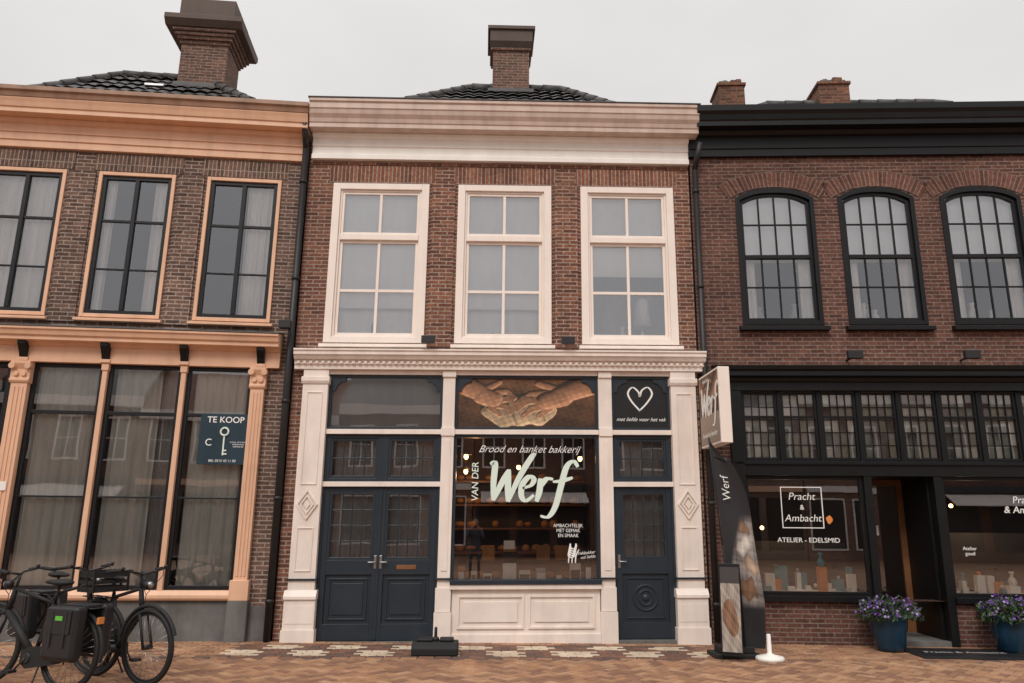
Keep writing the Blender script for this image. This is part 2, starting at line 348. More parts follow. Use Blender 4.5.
for a,b in UW: tr.prism([(.05,4.19),(-.10,4.19),(-.10,4.235),(.05,4.268)][::-1],a-.05,b+.05,CREAM)
tr.build('cornice',hm,.005)
w=MB(FM); gl=MB(FM); inn=MB(FM)
for i,(a,b) in enumerate(UW):
    frame(w,a,b,ZW0,ZW1,-.03,.115,.15,CREAM,wb=.09,wt=.10)
    frame(w,a+.116,b-.116,ZW0+.092,ZW1-.102,.005,.03,.10,CREAM)
    A,B,Z0,Z1=a+.147,b-.147,ZW0+.123,ZW1-.133
    zt=5.98
    w.box(A,B,-.005,.10,zt-.045,zt+.045,CREAM)
    frame(w,A,B,zt+.046,Z1,.02,.04,.05,CREAM); frame(w,A,B,Z0,zt-.046,.04,.045,.05,CREAM)
    m=(A+B)/2; w.box(m-.022,m+.022,.024,.064,zt+.086,Z1-.04,CREAM); w.box(m-.022,m+.022,.044,.084,Z0+.045,zt-.091,CREAM)
    w.box(A+.045,m-.022,.048,.080,5.09,5.135,CREAM); w.box(m+.022,B-.045,.048,.080,5.09,5.135,CREAM)
    for (ua,ub) in((A+.03,m),(m,B-.03)):
        t=random.uniform(-.004,.004); gl.quad(ua,ub,zt+.06,Z1-.02,.045,GLM); gl.quad(ua,ub,Z0+.02,5.11,.066+t,GLM); gl.quad(ua,ub,5.11,zt-.06,.066-t,GLM)
    if i<2:
        curtain(inn,a+.12,b-.12,4.85,ZW1-.11,.120,.004,.5,BLIND); curtain(inn,a+.01,b-.01,4.3,ZW1-.01,.20,.006,.35,BLIND)
        inn.box(a+.01,b-.01,.13,.27,4.25,4.29,WHITE)
    else:
        curtain(inn,a+.12,b-.12,5.40,ZW1-.11,.120,.004,.5,BLIND); curtain(inn,a-.1,b+.1,4.25,5.7,.55,.02,.35,BLINDG)
        inn.box(a+.01,b-.01,.13,.50,4.25,4.29,WHITE)
inn.lathe((2.46,.24,4.29),[(.05,0),(.04,.20),(.02,.25),(.02,.34)],WHITE); inn.lathe((2.46,.24,4.60),[(.15,0),(.10,.46),(.095,.47)],BLIND)
inn.lathe((2.14,.22,4.29),[(.04,0),(.07,.12),(.03,.28),(.04,.32)],WHITE)
inn.lathe((-1.75,.16,4.29),[(.03,0),(.04,.05),(.015,.1),(.035,.28),(.01,.34)],DARKF); inn.lathe((-1.35,.16,4.29),[(.03,0),(.04,.1),(.03,.15)],BLINDG)
inn.lathe((.1,.16,4.29),[(.03,0),(.04,.14),(.03,.18)],BLUE)
w.build('upper_windows',hm,.004)
# shopfront
s=MB(FM)
s.prism([(.02,3.84),(-.12,3.84),(-.12,3.90),(-.14,3.91),(-.14,3.965),(-.19,3.98),(-.22,4.03),(-.24,4.04),(-.24,4.09),(-.26,4.10),(-.26,4.125),(.02,4.17)][::-1],-2.84,3.32,CREAM2)
u=-2.80
while u<3.26: s.box(u,u+.045,-.165,-.139,3.915,3.960,CREAM2); u+=.09
for (a,b) in((-2.70,-2.33),(2.79,3.17)):
    s.box(a,b,-.10,.1,.0,3.838,CREAM2)
    s.box(a-.045,b+.045,-.155,.05,-.2,.18,CREAM2); s.box(a-.03,b+.03,-.135,.05,.181,.58,CREAM2)
    s.prism([(0,.581),(-.16,.581),(-.16,.62),(-.12,.68),(-.11,.70),(0,.70)][::-1],a-.04,b+.04,CREAM2)
    s.box(a-.01,b+.01,-.14,-.136,.26,.50,CREAM2)
    s.box(a-.03,b+.03,-.125,.02,.83,.855,BLUE)
    s.prism([(0,3.62),(-.115,3.62),(-.135,3.66),(-.135,3.72),(-.115,3.73),(0,3.73)][::-1],a-.02,b+.02,CREAM2)
    m=(a+b)/2
    for z0,z1 in((.95,1.55),(2.15,3.5)):
        for q in((a+.07,a+.085,z0,z1),(b-.085,b-.07,z0,z1),(a+.0851,b-.0851,z0,z0+.015),(a+.0851,b-.0851,z1-.015,z1)): s.box(q[0],q[1],-.112,-.099,q[2],q[3],CREAM2)
    for r,rr_ in((.19,.155),(.125,.09),(.06,.0)):
        O_=[(m,1.87-r*1.15),(m+r*.8,1.87),(m,1.87+r*1.15),(m-r*.8,1.87)]; I_=[(m,1.87-rr_*1.15),(m+rr_*.8,1.87),(m,1.87+rr_*1.15),(m-rr_*.8,1.87)]
        if rr_>0:
            for k in range(4): s.poly([O_[k],O_[(k+1)%4],I_[(k+1)%4],I_[k]],-.125,-.095,CREAM2)
        else: s.poly(O_,-.125,-.095,CREAM2)
s.box(-.63,-.45,-.06,.1,.0,3.838,CREAM2); s.box(1.70,1.90,-.06,.1,.0,3.838,CREAM2)
for (a,b) in((-2.329,-.631),(-.449,1.699),(1.901,2.789)):
    s.box(a,b,-.05,.1,3.775,3.838,CREAM2); s.box(a,b,-.055,.1,2.885,2.955,CREAM2)
for (a,b) in((-2.329,-.631),(1.901,2.789)): s.box(a,b,-.05,.1,2.125,2.195,CREAM2)
for q in(-.54,1.80):
    s.box(q-.045,q+.045,-.07,-.059,.95,2.80,CREAM2); s.box(q-.11,q+.11,-.09,.02,.40,.72,CREAM2); s.box(q-.12,q+.12,-.11,.02,-.2,.395,CREAM2); s.box(q-.12,q+.12,-.095,.02,.83,.855,BLUE)
    s.box(q-.10,q+.10,-.08,.02,2.86,2.98,CREAM2); s.box(q-.10,q+.10,-.085,.02,3.74,3.835,CREAM2)
s.box(-.42,1.68,-.045,.1,-.2,.70,CREAM2); s.box(-.448,1.698,-.11,.1,.701,.765,CREAM2); s.box(-.42,1.68,-.075,-.04,-.19,.10,CREAM2)
for (a,b) in((-.34,.60),(.66,1.60)):
    for q in((a,a+.03,.17,.62),(b-.03,b,.17,.62),(a+.0301,b-.0301,.17,.20),(a+.0301,b-.0301,.59,.62)): s.box(q[0],q[1],-.068,-.044,q[2],q[3],CREAM2)
    s.box(a+.09,b-.09,-.062,-.044,.26,.53,CREAM2)
s.build('shopfront',hm,.004)
d=MB(FM)
frame(d,-.449,1.699,.766,2.884,-.02,.045,.09,BLUE); d.box(-.449,1.699,-.13,.0,.767,.83,BLUE)
frame(d,-2.329,-.631,2.956,3.774,-.01,.04,.08,BLUE); frame(d,1.901,2.789,2.956,3.774,-.01,.04,.08,BLUE); frame(d,-.449,1.699,2.956,3.774,-.01,.04,.08,BLUE)
for (a,b) in((-2.289,-.671),(-.409,1.659),(1.941,2.749)):
    for sgn,c in((1,a),(-1,b)):
        pts=[(c,3.73),(c,3.52),(c+sgn*.05,3.53),(c+sgn*.07,3.60),(c+sgn*.13,3.66),(c+sgn*.20,3.68),(c+sgn*.21,3.73)]
        if sgn>0: pts=pts[::-1]
        d.poly(pts,-.005,.05,BLUE)
def gridwin(a,b,z0,z1,cols,rows,y=.0):
    frame(d,a,b,z0,z1,y,.035,.05,BLUE); bars(d,a+.035,b-.035,z0+.035,z1-.035,y+.01,.03,BLUE,cols,rows,.016); gl.quad(a+.02,b-.02,z0+.02,z1-.02,y+.03,GLU)
for (a,b) in((-2.329,-.631),(1.901,2.789)):
    z0,z1=2.196,2.884; ws=[(-2.25,-1.56),(-1.40,-.71)] if a<0 else [(1.98,2.71)]
    ed=[a]+[x for q in ws for x in q]+[b]
    for i in range(0,len(ed),2): d.box(ed[i],ed[i+1],.0,.07,z0,z1,BLUE)
    for (p,q) in ws:
        d.box(p,q,.0,.07,z0,z0+.05,BLUE); d.box(p,q,.0,.07,z1-.06,z1,BLUE); gridwin(p,q,z0+.051,z1-.061,4,2,.01)
def door(a,b,knobside,mail=False,rounded=False):
    z0,z1=.02,2.12; zg=1.10
    d.box(a,a+.075,.0,.06,z0,z1,BLUE); d.box(b-.075,b,.0,.06,z0,z1,BLUE)
    d.box(a+.075,b-.075,.002,.058,z0,.24,BLUE); d.box(a+.075,b-.075,.002,.058,.90,zg,BLUE); d.box(a+.075,b-.075,.002,.058,z1-.07,z1,BLUE)
    d.box(a+.075,b-.075,.03,.05,.24,.90,BLUE)
    P,Q=a+.13,b-.13
    for q in((P,P+.02,.29,.85),(Q-.02,Q,.29,.85),(P+.0201,Q-.0201,.29,.31),(P+.0201,Q-.0201,.83,.85)): d.box(q[0],q[1],.012,.031,q[2],q[3],BLUE)
    if rounded:
        d.torus(((P+Q)/2,.028,.57),(0,1,0),.17,.018,BLUE,32,6); d.torus(((P+Q)/2,.028,.57),(0,1,0),.10,.016,BLUE,28,6); d.ball(((P+Q)/2,.03,.57),.05,.03,.05,BLUE)
    else: d.box(P+.06,Q-.06,.016,.031,.36,.78,BLUE)
    gridwin(a+.076,b-.076,zg+.001,z1-.071,4,4,.005)
    kx=b-.035 if knobside>0 else a+.035
    d.box(kx-.018,kx+.018,-.008,.001,.98,1.16,CHROME); d.cyl((kx,-.005,1.07),(kx,-.05,1.07),.009,CHROME,8); d.cyl((kx,-.045,1.07),(kx-.10*knobside,-.045,1.07),.009,CHROME,8)
    if mail: d.box((a+b)/2-.14,(a+b)/2+.14,-.006,.003,.97,1.03,WOOD)
d.box(-2.329,-2.29,-.01,.08,.0,2.124,BLUE); d.box(-.67,-.631,-.01,.08,.0,2.124,BLUE); door(-2.289,-1.484,1); door(-1.478,-.671,-1,mail=True)
d.box(-1.50,-1.462,-.012,.0,.03,2.10,BLUE)
d.box(1.901,1.935,-.01,.08,.0,2.124,BLUE); d.box(2.755,2.789,-.01,.08,.0,2.124,BLUE); door(1.936,2.754,-1,rounded=True)
d.box(-2.329,-.631,-.09,.12,-.2,.012,STONE); d.box(1.901,2.789,-.09,.12,-.2,.012,STONE)
d.build('doors',hm,.003)
gl.quad(-.41,1.66,.80,2.85,.03,GLD); gl.quad(-2.30,-.66,2.99,3.74,.03,GLU)
gl.build('window_glass',hm)
# interior
inn.box(-2.6,3.0,.35,5.9,-.1,.01,WOODF)
inn.box(-2.3,-.62,.18,.19,2.9,3.84,BLINDG)
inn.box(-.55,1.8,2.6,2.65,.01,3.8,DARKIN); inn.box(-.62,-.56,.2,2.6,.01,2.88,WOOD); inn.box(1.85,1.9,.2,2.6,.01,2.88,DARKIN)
for q in((-2.20,-1.58),(-1.38,-.75),(1.98,2.70)): curtain(inn,q[0],q[1],1.05,2.9,.17,.012,.11,BLINDG)
inn.box(-2.3,-.7,1.6,1.65,.01,3.8,DARKIN); inn.box(1.95,2.75,1.6,1.65,.01,3.8,DARKIN)
inn.box(-.44,1.69,.10,.55,.62,.80,WOOD)
for z in(1.1,1.5,1.9,2.3):
    inn.box(-.5,1.8,2.2,2.6,z,z+.03,WOOD)
    u=-.4
    while u<1.7:
        if random.random()<.7: inn.ball((u,2.32,z+.09),random.uniform(.06,.10),.08,random.uniform(.04,.075),BREAD)
        u+=random.uniform(.14,.24)
inn.box(-.2,1.4,1.5,1.9,.01,.98,WOOD); inn.box(-.25,1.45,1.45,1.95,.98,1.02,WOODF)
for x in(.0,.35,.9,1.2): inn.box(x,x+.2,1.55,1.8,1.02,1.25,BREAD)
for x,y,z in((-.28,.7,2.62),(-.30,1.6,2.45),(1.52,.8,2.6),(.6,2.0,2.55)):
    inn.ball((x,y,z),.035,.035,.045,LAMP); inn.cyl((x,y,z+.06),(x,y,3.7),.006,DARKF,6); inn.lathe((x,y,z+.03),[(.09,0),(.03,.07),(.02,.1)],METAL)
for (x,ww,h,m_) in((-.30,.10,.20,BREAD),(-.12,.08,.13,WHITE),(.08,.12,.10,WHITE),(.40,.22,.40,DARKF),(.62,.16,.14,WHITE),(.86,.14,.17,BLINDG),(1.12,.10,.12,WOOD),(1.36,.16,.24,WHITE),(1.55,.10,.30,DARKF)):
    inn.box(x-ww/2,x+ww/2,.20,.20+.06,.80,.80+h,m_)
    inn.box(x-ww/2+.012,x+ww/2-.012,.196,.2005,.82,.80+h*.6,BLIND if m_ is not WHITE else DARKF)
for x in(-.35,-.2,-.03,.2,.52,.75,1.0,1.25,1.45,1.6): inn.ball((x,.38,.86),.08,.07,.06,BREAD)
inn.box(.31,.47,.12,.14,1.24,1.36,BLIND)
inn.build('interior',hm)
def ptl(name,loc,e_,col=(1,.62,.32),r=.05,parent=None):
    l=bpy.data.lights.new(name,'POINT'); l.energy=e_; l.color=col; l.shadow_soft_size=r; o=bpy.data.objects.new(name,l); COL.objects.link(o); o.location=loc
    if parent: setp(o,parent)
ptl('pendant_lamp_light',(-.15,1.35,2.35),13,(1,.53,.22),parent=hm)
def cap(A,B,p,q,r0,r1,asp):
    X=A*asp; px,py=p; qx,qy=q; dx,dy=qx-px,qy-py; L=dx*dx+dy*dy
    t=np.clip(((X-px)*dx+(B-py)*dy)/L,0,1); r=r0+(r1-r0)*t; dd=np.hypot(X-px-t*dx,B-py-t*dy); h=np.sqrt(np.clip(r*r-dd*dd,0,None)); return h
def hands(A,B):
    asp=2.6; rng=np.random.RandomState(3)
    n=sum(np.sin(A*asp*f*1.7+B*f*2.3+rng.rand()*6)*np.cos(B*f*3.1-A*f+rng.rand()*6)/k for k,f in((1,3),(2,7),(3,15),(4,31)))
    n2=sum(np.sin(A*asp*f*2.1-B*f*1.3+rng.rand()*6)*np.cos(B*f*2.7+A*asp*f*.8+rng.rand()*6)/k for k,f in((1,17),(1.5,37),(2,61)))
    bg=np.array([.15,.066,.028])*(1+.30*n[...,None]+.2*n2[...,None])*(.45+1.0*B[...,None])
    # flour-dusted loaf, irregular outline
    wob=1+.10*np.sin(A*21+1)+.07*np.sin(A*43+B*9)
    dough=np.clip(1-((A*asp-1.15)/.72)**2-((B-.36)/(.34*wob))**2,0,1)
    H=np.sqrt(dough)*.26; crack=(np.abs(np.sin(A*asp*5.5+B*2.2))<.12)&(dough>.1)
    col=np.where((dough>0)[...,None],np.array([.52,.36,.22])*(.80+.16*n[...,None]+.18*n2[...,None]),bg); col=np.where(crack[...,None],col*.55,col)
    skin=np.array([.42,.20,.105]); hh=np.zeros_like(A)
    parts=[((2.7,.98),(1.90,.66),.26,.18),((2.0,.64),(1.66,.54),.20,.19),
      ((1.74,.70),(1.36,.68),.085,.062),((1.36,.68),(1.12,.50),.062,.048),((1.74,.58),(1.32,.54),.085,.064),((1.32,.54),(1.10,.37),.064,.048),
      ((1.72,.47),(1.40,.38),.08,.06),((1.40,.38),(1.24,.24),.06,.045),((1.74,.40),(1.54,.24),.07,.05),((1.9,.76),(1.52,.90),.09,.06),
      ((-.1,.99),(.50,.66),.23,.16),((.45,.66),(.70,.56),.18,.17),((.64,.70),(.92,.74),.07,.056),((.92,.74),(1.06,.60),.056,.045),((.70,.58),(.98,.58),.07,.054),((.98,.58),(1.08,.44),.054,.044),((.68,.47),(.94,.42),.068,.05),((.94,.42),(1.0,.30),.05,.04),((.62,.40),(.80,.26),.062,.046),((.50,.76),(.78,.92),.08,.05)]
    for p,q,r0,r1 in parts: c_=cap(A,B,p,q,r0,r1,asp); hh=np.maximum(hh,c_+.02*(c_>0))
    m=hh>.02; H=np.where(m,np.maximum(hh,H*.6)+.12,H); gy,gx=np.gradient(H); sc=A.shape[0]
    sh=np.clip(.70-gx*sc*.30+gy*sc*.52,.08,1.6)
    flour=np.clip(n2-.5,0,1)[...,None]*.35*(B<.7)[...,None]
    col=np.where(m[...,None],skin*(1+.14*n[...,None]+.12*n2[...,None])*(1-flour)+flour*np.array([.7,.6,.5]),col); return col*sh[...,None]
P0=FM.P(-.41,.02,2.99); P1=FM.P(1.66,.02,2.99); P2=FM.P(-.41,.02,3.74)
picture('bread_picture_panel',P0,P1-P0,P2-P0,260,104,hands,hm)
pb=MB(FM); pb.box(1.94,2.75,.012,.03,2.99,3.74,SIGNBK)
pb.ribbon([(0,-.5),(-.35,-.1),(-.5,.25),(-.3,.5),(-.05,.3),(0,.12),(.1,.38),(.36,.5),(.52,.22),(.3,-.15),(-.02,-.48)],.07,(2.34,3.43),.36,.008,TXW,True)
pb.build('heart_sign_panel',hm)
text('met liefde voor het vak',FM,2.345,.006,3.12,.080,TXW,hm,shear=.45,sx=.98)
lt=MB(FM); Y=.024; W_=(.06,1.90); SC=.65
strokes=[[(-.08,.92),(.02,.95),(.06,.5),(.12,.05)],[(.12,.05),(.26,.5),(.36,.78)],[(.36,.80),(.40,.4),(.46,.02)],[(.46,.02),(.62,.6),(.84,1.12),(.92,1.15)],
 [(.74,.34),(.92,.42),(.96,.56),(.84,.62),(.72,.42),(.74,.16),(.86,.04),(1.02,.18)],[(1.10,.58),(1.13,.3),(1.10,.02)],[(1.12,.34),(1.24,.56),(1.40,.56)],
 [(1.92,.86),(1.80,1.0),(1.66,.86),(1.60,.4),(1.54,-.1),(1.42,-.34),(1.24,-.32)],[(1.40,.50),(1.60,.52),(1.84,.60)]]
for i,st in enumerate(strokes): lt.ribbon([(p[0],p[1]*.92) for p in st],.125,W_,SC,Y-.0006*i,TXG,shear=.16)
for i,x in enumerate((1.24,1.29,1.34)): lt.ribbon([(0,0),(.03,.3),(.10+.03*i,.55)],.05,(x,1.05),.34,Y-.001*i,TXW)
for i in range(10):
    a=i%5; sd=1 if i<5 else -1; lt.ribbon([(0,0),(sd*.04,.03),(sd*.04,.08)],.025,(1.285+a*.006,1.12+a*.03),1.0,Y-.004-.0005*i,TXW)
lt.build('window_lettering',hm)
text('Brood en banket bakkerij',FM,.66,Y,2.67,.148,TXW,hm,shear=.5,bold=-.001,sx=.98)
text('VAN DER',FM,-.12,Y,2.20,.135,TXG,hm,rot=90,shear=.1,bold=.001)
text('AMBACHTELIJK\nMET GEMAK\nEN SMAAK',FM,1.24,Y,1.50,.07,TXW,hm,sx=.9)
text('Vakbakker\n  vol liefde',FM,1.50,Y,1.16,.06,TXW,hm,shear=.4,rot=6)
r=MB(FM); roof(r,-2.75,3.1,.25,5.3,8.12,-.38,1.42,2.7,10.26,TILE); r.build('roof',hm)
c=MB(FM)
c.box(.03,.77,2.4,3.0,9.8,11.03,BR_C); c.box(-.01,.81,2.36,3.04,10.98,11.04,BR_C)
c.prism([(2.36,11.04),(2.28,11.14),(2.26,11.38),(3.14,11.38),(3.12,11.14),(3.04,11.04)],-.03,.83,CHCAP); c.box(-.08,.88,2.22,3.18,11.38,11.46,CHCAP); c.box(.0,.8,2.36,3.04,11.46,11.52,LEAD)
c.box(-.06,.86,2.30,3.10,10.0,10.08,LEAD)
c.build('chimney',hm,.01)
ft=MB(FM)
for x in(-.86,1.22): ft.box(x-.10,x+.10,-.36,-.28,4.20,4.31,METAL); ft.box(x-.02,x+.02,-.30,-.1,4.235,4.255,METAL)
ft.box(-3.05,-2.88,-.40,-.28,4.40,4.52,METAL); ft.box(-2.98,-2.94,-.30,-.0,4.44,4.46,METAL)
ft.build('floodlights',hm,.006)

# ================================================================ LEFT HOUSE
hl=empty('brick_house.001',(-6,0,0))
mb=MB(FL); WL=[(-4.48,-3.34),(-2.86,-1.71),(-1.23,-.09)]; LZ0,LZ1=4.53,6.87
wall(mb,-6.4,.27,-.3,7.9,0,.3,[(a,b,LZ0,LZ1) for a,b in WL]+[(-6.1,-4.96,LZ0,LZ1),(-5.2,-.18,.66,3.84),(-5.2,-3.65,.0,.66)],BR_L,PLAST)
shell(mb,-6.4,.27,6.5,-.3,7.9,3.9,BR_L)
for a,b in WL+[(-6.1,-4.96)]: mb.box(a-.09,b+.09,-.014,.01,6.89,7.17,BR_LS,sw=True)
for a,b in((-1.66,-1.28),(-3.29,-2.91)): mb.box(a,b,-.03,.01,4.45,6.87,BR_L)
mb.build('walls',hl)
t=MB(FL)
t.prism([(0,7.20),(-.06,7.20),(-.06,7.31),(-.08,7.315),(-.08,7.43),(-.10,7.435),(-.10,7.56),(-.14,7.58),(-.17,7.63),(-.17,7.645),(0,7.645)][::-1],-6.4,.27,PEACH)
t.prism([(.0,7.646),(-.33,7.646),(-.33,7.72),(-.35,7.73),(-.37,7.80),(-.39,7.85),(-.39,7.865),(.1,7.865)][::-1],-6.45,.30,PEACH)
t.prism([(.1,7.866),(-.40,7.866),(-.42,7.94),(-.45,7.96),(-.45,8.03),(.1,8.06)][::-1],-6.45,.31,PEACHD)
t.prism([(0.02,3.82),(-.08,3.82),(-.08,4.05),(-.11,4.06),(-.14,4.10),(-.25,4.11),(-.25,4.16),(-.28,4.18),(-.30,4.25),(-.32,4.255),(-.32,4.29),(.02,4.36)][::-1],-6.4,.12,PEACH)
t.prism([(.02,4.362),(-.33,4.292),(-.33,4.31),(.02,4.39)][::-1],-6.4,.13,LEAD)
for x in(-3.5,-2.36,-1.25,-.15,-5.2):
    t.prism([(-.07,3.88),(-.10,3.88),(-.13,3.95),(-.21,4.06),(-.21,4.105),(-.07,4.105)][::-1],x-.055,x+.055,BLACK)
    t.box(x-.07,x+.07,-.10,-.07,3.83,3.879,PEACH)
for x,wd in((-3.5,.15),(-.17,.13),(-5.2,.13)):
    t.box(x-wd*.75,x+wd*.75,-.09,.1,.66,3.50,PEACH)
    for k in(-.5,0,.5): t.box(x+k*wd*.75-.012,x+k*wd*.75+.012,-.102,-.089,.85,3.45,PEACH)
    t.prism([(0,3.50),(-.10,3.50),(-.12,3.53),(-.12,3.56),(-.10,3.57),(-.10,3.70),(-.14,3.78),(-.14,3.819),(0,3.819)][::-1],x-wd*.9,x+wd*.9,PEACH)
    for sgn in(-1,1): t.cyl((x+sgn*wd*.72,-.16,3.74),(x+sgn*wd*.72,-.06,3.74),.045,PEACH,14); t.cyl((x+sgn*wd*.35,-.13,3.63),(x+sgn*wd*.35,-.06,3.63),.035,PEACH,12)
    t.box(x-wd,x+wd,-.13,.1,.53,.80,PEACH); t.box(x-wd*1.05,x+wd*1.05,-.14,.1,-.2,.528,STONE)
for x in(-2.36,-1.25):
    t.box(x-.035,x+.035,-.06,.1,.66,3.819,PEACH); t.box(x-.05,x+.05,-.075,.08,3.72,3.818,PEACH)
t.prism([(.1,.53),(-.10,.53),(-.12,.56),(-.12,.60),(-.08,.66),(.1,.66)][::-1],-3.4,-.30,PEACH)
t.prism([(.1,.53),(-.10,.53),(-.12,.56),(-.12,.60),(-.08,.66),(.1,.66)][::-1],-6.4,-5.33,PEACH)
t.box(-3.36,-.32,-.05,.1,-.2,.528,STONE); t.box(-.03,.27,-.03,.01,-.2,.45,STONE)
for a,b in WL+[(-6.1,-4.96)]:
    frame(t,a,b,LZ0,LZ1,-.03,.055,.12,PEACH); t.prism([(.05,4.46),(-.09,4.46),(-.09,4.50),(.05,4.528)][::-1],a-.05,b+.05,PEACH)
t.build('cornice_and_trim',hl,.005)
w=MB(FL); gl=MB(FL); inn=MB(FL)
for i,(a,b) in enumerate(WL+[(-6.1,-4.96)]):
    A,B,Z0,Z1=a+.056,b-.056,LZ0+.056,LZ1-.056; frame(w,A,B,Z0,Z1,.0,.06,.07,DARKF)
    m=(A+B)/2; w.box(m-.03,m+.03,-.005,.06,Z0+.06,Z1-.06,DARKF)
    for q in((A+.06,m-.03),(m+.03,B-.06)):
        w.box(q[0],q[1],.01,.05,6.05,6.09,DARKF); w.box(q[0],q[1],.012,.048,5.28,5.305,DARKF)
    gl.quad(A+.04,m,Z0+.04,6.07,.03,GLU); gl.quad(m,B-.04,Z0+.04,6.07,.031,GLU); gl.quad(A+.04,B-.04,6.07,Z1-.04,.034,GLU)
    if i!=1: curtain(inn,b-.52,b-.04,4.55,6.85,.12,.03,.12,CURTW)
    else: curtain(inn,b-.34,b-.04,4.55,6.85,.12,.03,.10,CURTW); curtain(inn,a+.04,a+.24,4.55,6.85,.12,.03,.08,CURTW)
    if i==0: curtain(inn,a+.04,a+.75,4.55,6.85,.12,.03,.12,CURTW)
LS=[(-3.385,-2.396),(-2.324,-1.286),(-1.214,-.272)]
for a,b in LS:
    frame(w,a,b,.662,3.818,.0,.055,.08,DARKF)
    w.box(a+.055,b-.055,.005,.06,3.08,3.13,DARKF); w.box(a+.055,b-.055,.012,.05,1.90,1.925,DARKF)
    gl.quad(a+.03,b-.03,3.10,3.79,.03,GLU); gl.quad(a+.03,b-.03,.69,1.91,.031,GLU); gl.quad(a+.03,b-.03,1.91,3.10,.033,GLU)
curtain(inn,-3.33,-2.50,.67,3.83,.14,.035,.17,CURT); curtain(inn,-2.25,-1.60,.67,3.83,.14,.035,.19,CURT); curtain(inn,-1.12,-.26,.67,3.83,.14,.035,.16,CURT); curtain(inn,-1.64,-1.30,.67,3.83,.24,.03,.1,BLINDG); curtain(inn,-2.56,-2.40,.67,3.83,.23,.02,.08,BLINDG)
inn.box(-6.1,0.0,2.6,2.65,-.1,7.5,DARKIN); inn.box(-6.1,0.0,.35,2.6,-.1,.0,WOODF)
frame(w,-5.08,-3.66,.0,3.82,.02,.08,.1,DARKF); w.box(-5.0,-3.74,.03,.10,2.35,2.45,DARKF); w.box(-5.0,-3.74,.06,.10,.02,.9,DARKF); w.box(-4.40,-4.34,.04,.1,.9,2.35,DARKF)
gl.quad(-5.0,-3.74,2.45,3.74,.06,GLU); gl.quad(-5.0,-3.74,.9,2.35,.07,GLU)
w.box(-3.54,-3.44,-.115,-.10,1.98,2.10,WHITE)
w.build('windows',hl,.003); gl.build('window_glass',hl); inn.build('curtains_and_interior',hl)
r=MB(FL); roof(r,-5.45,.05,.3,5.0,8.0,-3.80,-2.30,2.4,9.98,TILE); r.build('roof',hl)
c=MB(FL)
cx=-2.22; c.box(cx-.44,cx+.44,2.0,2.8,9.3,10.62,BR_C)
for i,(o,z) in enumerate(((.03,10.54),(.07,10.61),(.11,10.68),(.15,10.75))): c.box(cx-.44-o,cx+.44+o,2.0-o,2.8+o,z,z+.069,BR_C)
c.prism([(1.82,10.82),(1.72,10.92),(1.72,11.02),(3.08,11.02),(3.08,10.92),(2.98,10.82)],cx-.72,cx+.72,CHCAP); c.box(cx-.52,cx+.52,1.92,2.9,11.02,11.5,CHCAP)
c.box(cx-.5,cx+.5,1.94,2.86,9.6,9.70,LEAD)
c.box(-3.1,-2.75,1.65,1.72,9.40,9.45,CHROME)
c.build('chimney',hl,.01)
ts=MB(FL); ts.box(-.93,-.22,-.075,-.055,2.39,3.12,NAVY)
ts.torus((-.575,-.085,2.86),(0,1,0),.055,.014,TXG,20,6); ts.box(-.585,-.565,-.09,-.077,2.52,2.80,TXG); ts.box(-.565,-.52,-.09,-.077,2.53,2.55,TXG); ts.box(-.565,-.53,-.09,-.077,2.58,2.60,TXG)
ts.build('for_sale_sign',None); fs=bpy.data.objects['for_sale_sign']
text('TE KOOP',FL,-.575,-.078,3.03,.125,TXW,fs,bold=.001); text('BEL 0515 43 11 00',FL,-.575,-.078,2.44,.05,TXW,fs); text('C',FL,-.79,-.078,2.70,.14,TXW,fs); text('te huur of te koop\nwinkelruimte\nmakelaardij',FL,-.37,-.078,2.68,.032,TXW,fs)
dp=MB(WF); dp.cyl((-2.935,-.09,-.05),(-2.935,-.09,7.4),.05,METAL,14); dp.cyl((-2.935,-.09,7.4),(-2.93,-.3,7.75),.05,METAL,14)
for z in(.5,1.9,3.3,5.2,6.8): dp.cyl((-2.935,-.09,z),(-2.935,-.09,z+.05),.062,METAL,14); dp.box(-2.96,-2.91,-.06,.0,z+.01,z+.04,METAL)
dp.build('drainpipe')
dp=MB(WF); dp.cyl((3.32,-.10,.02),(3.32,-.10,7.2),.045,METAL,14); dp.cyl((3.32,-.10,7.2),(3.38,-.28,7.6),.045,METAL,14)
for z in(.5,1.9,3.3,5.2,6.8): dp.cyl((3.32,-.10,z),(3.32,-.10,z+.05),.056,METAL,14)
dp.build('drainpipe.001')

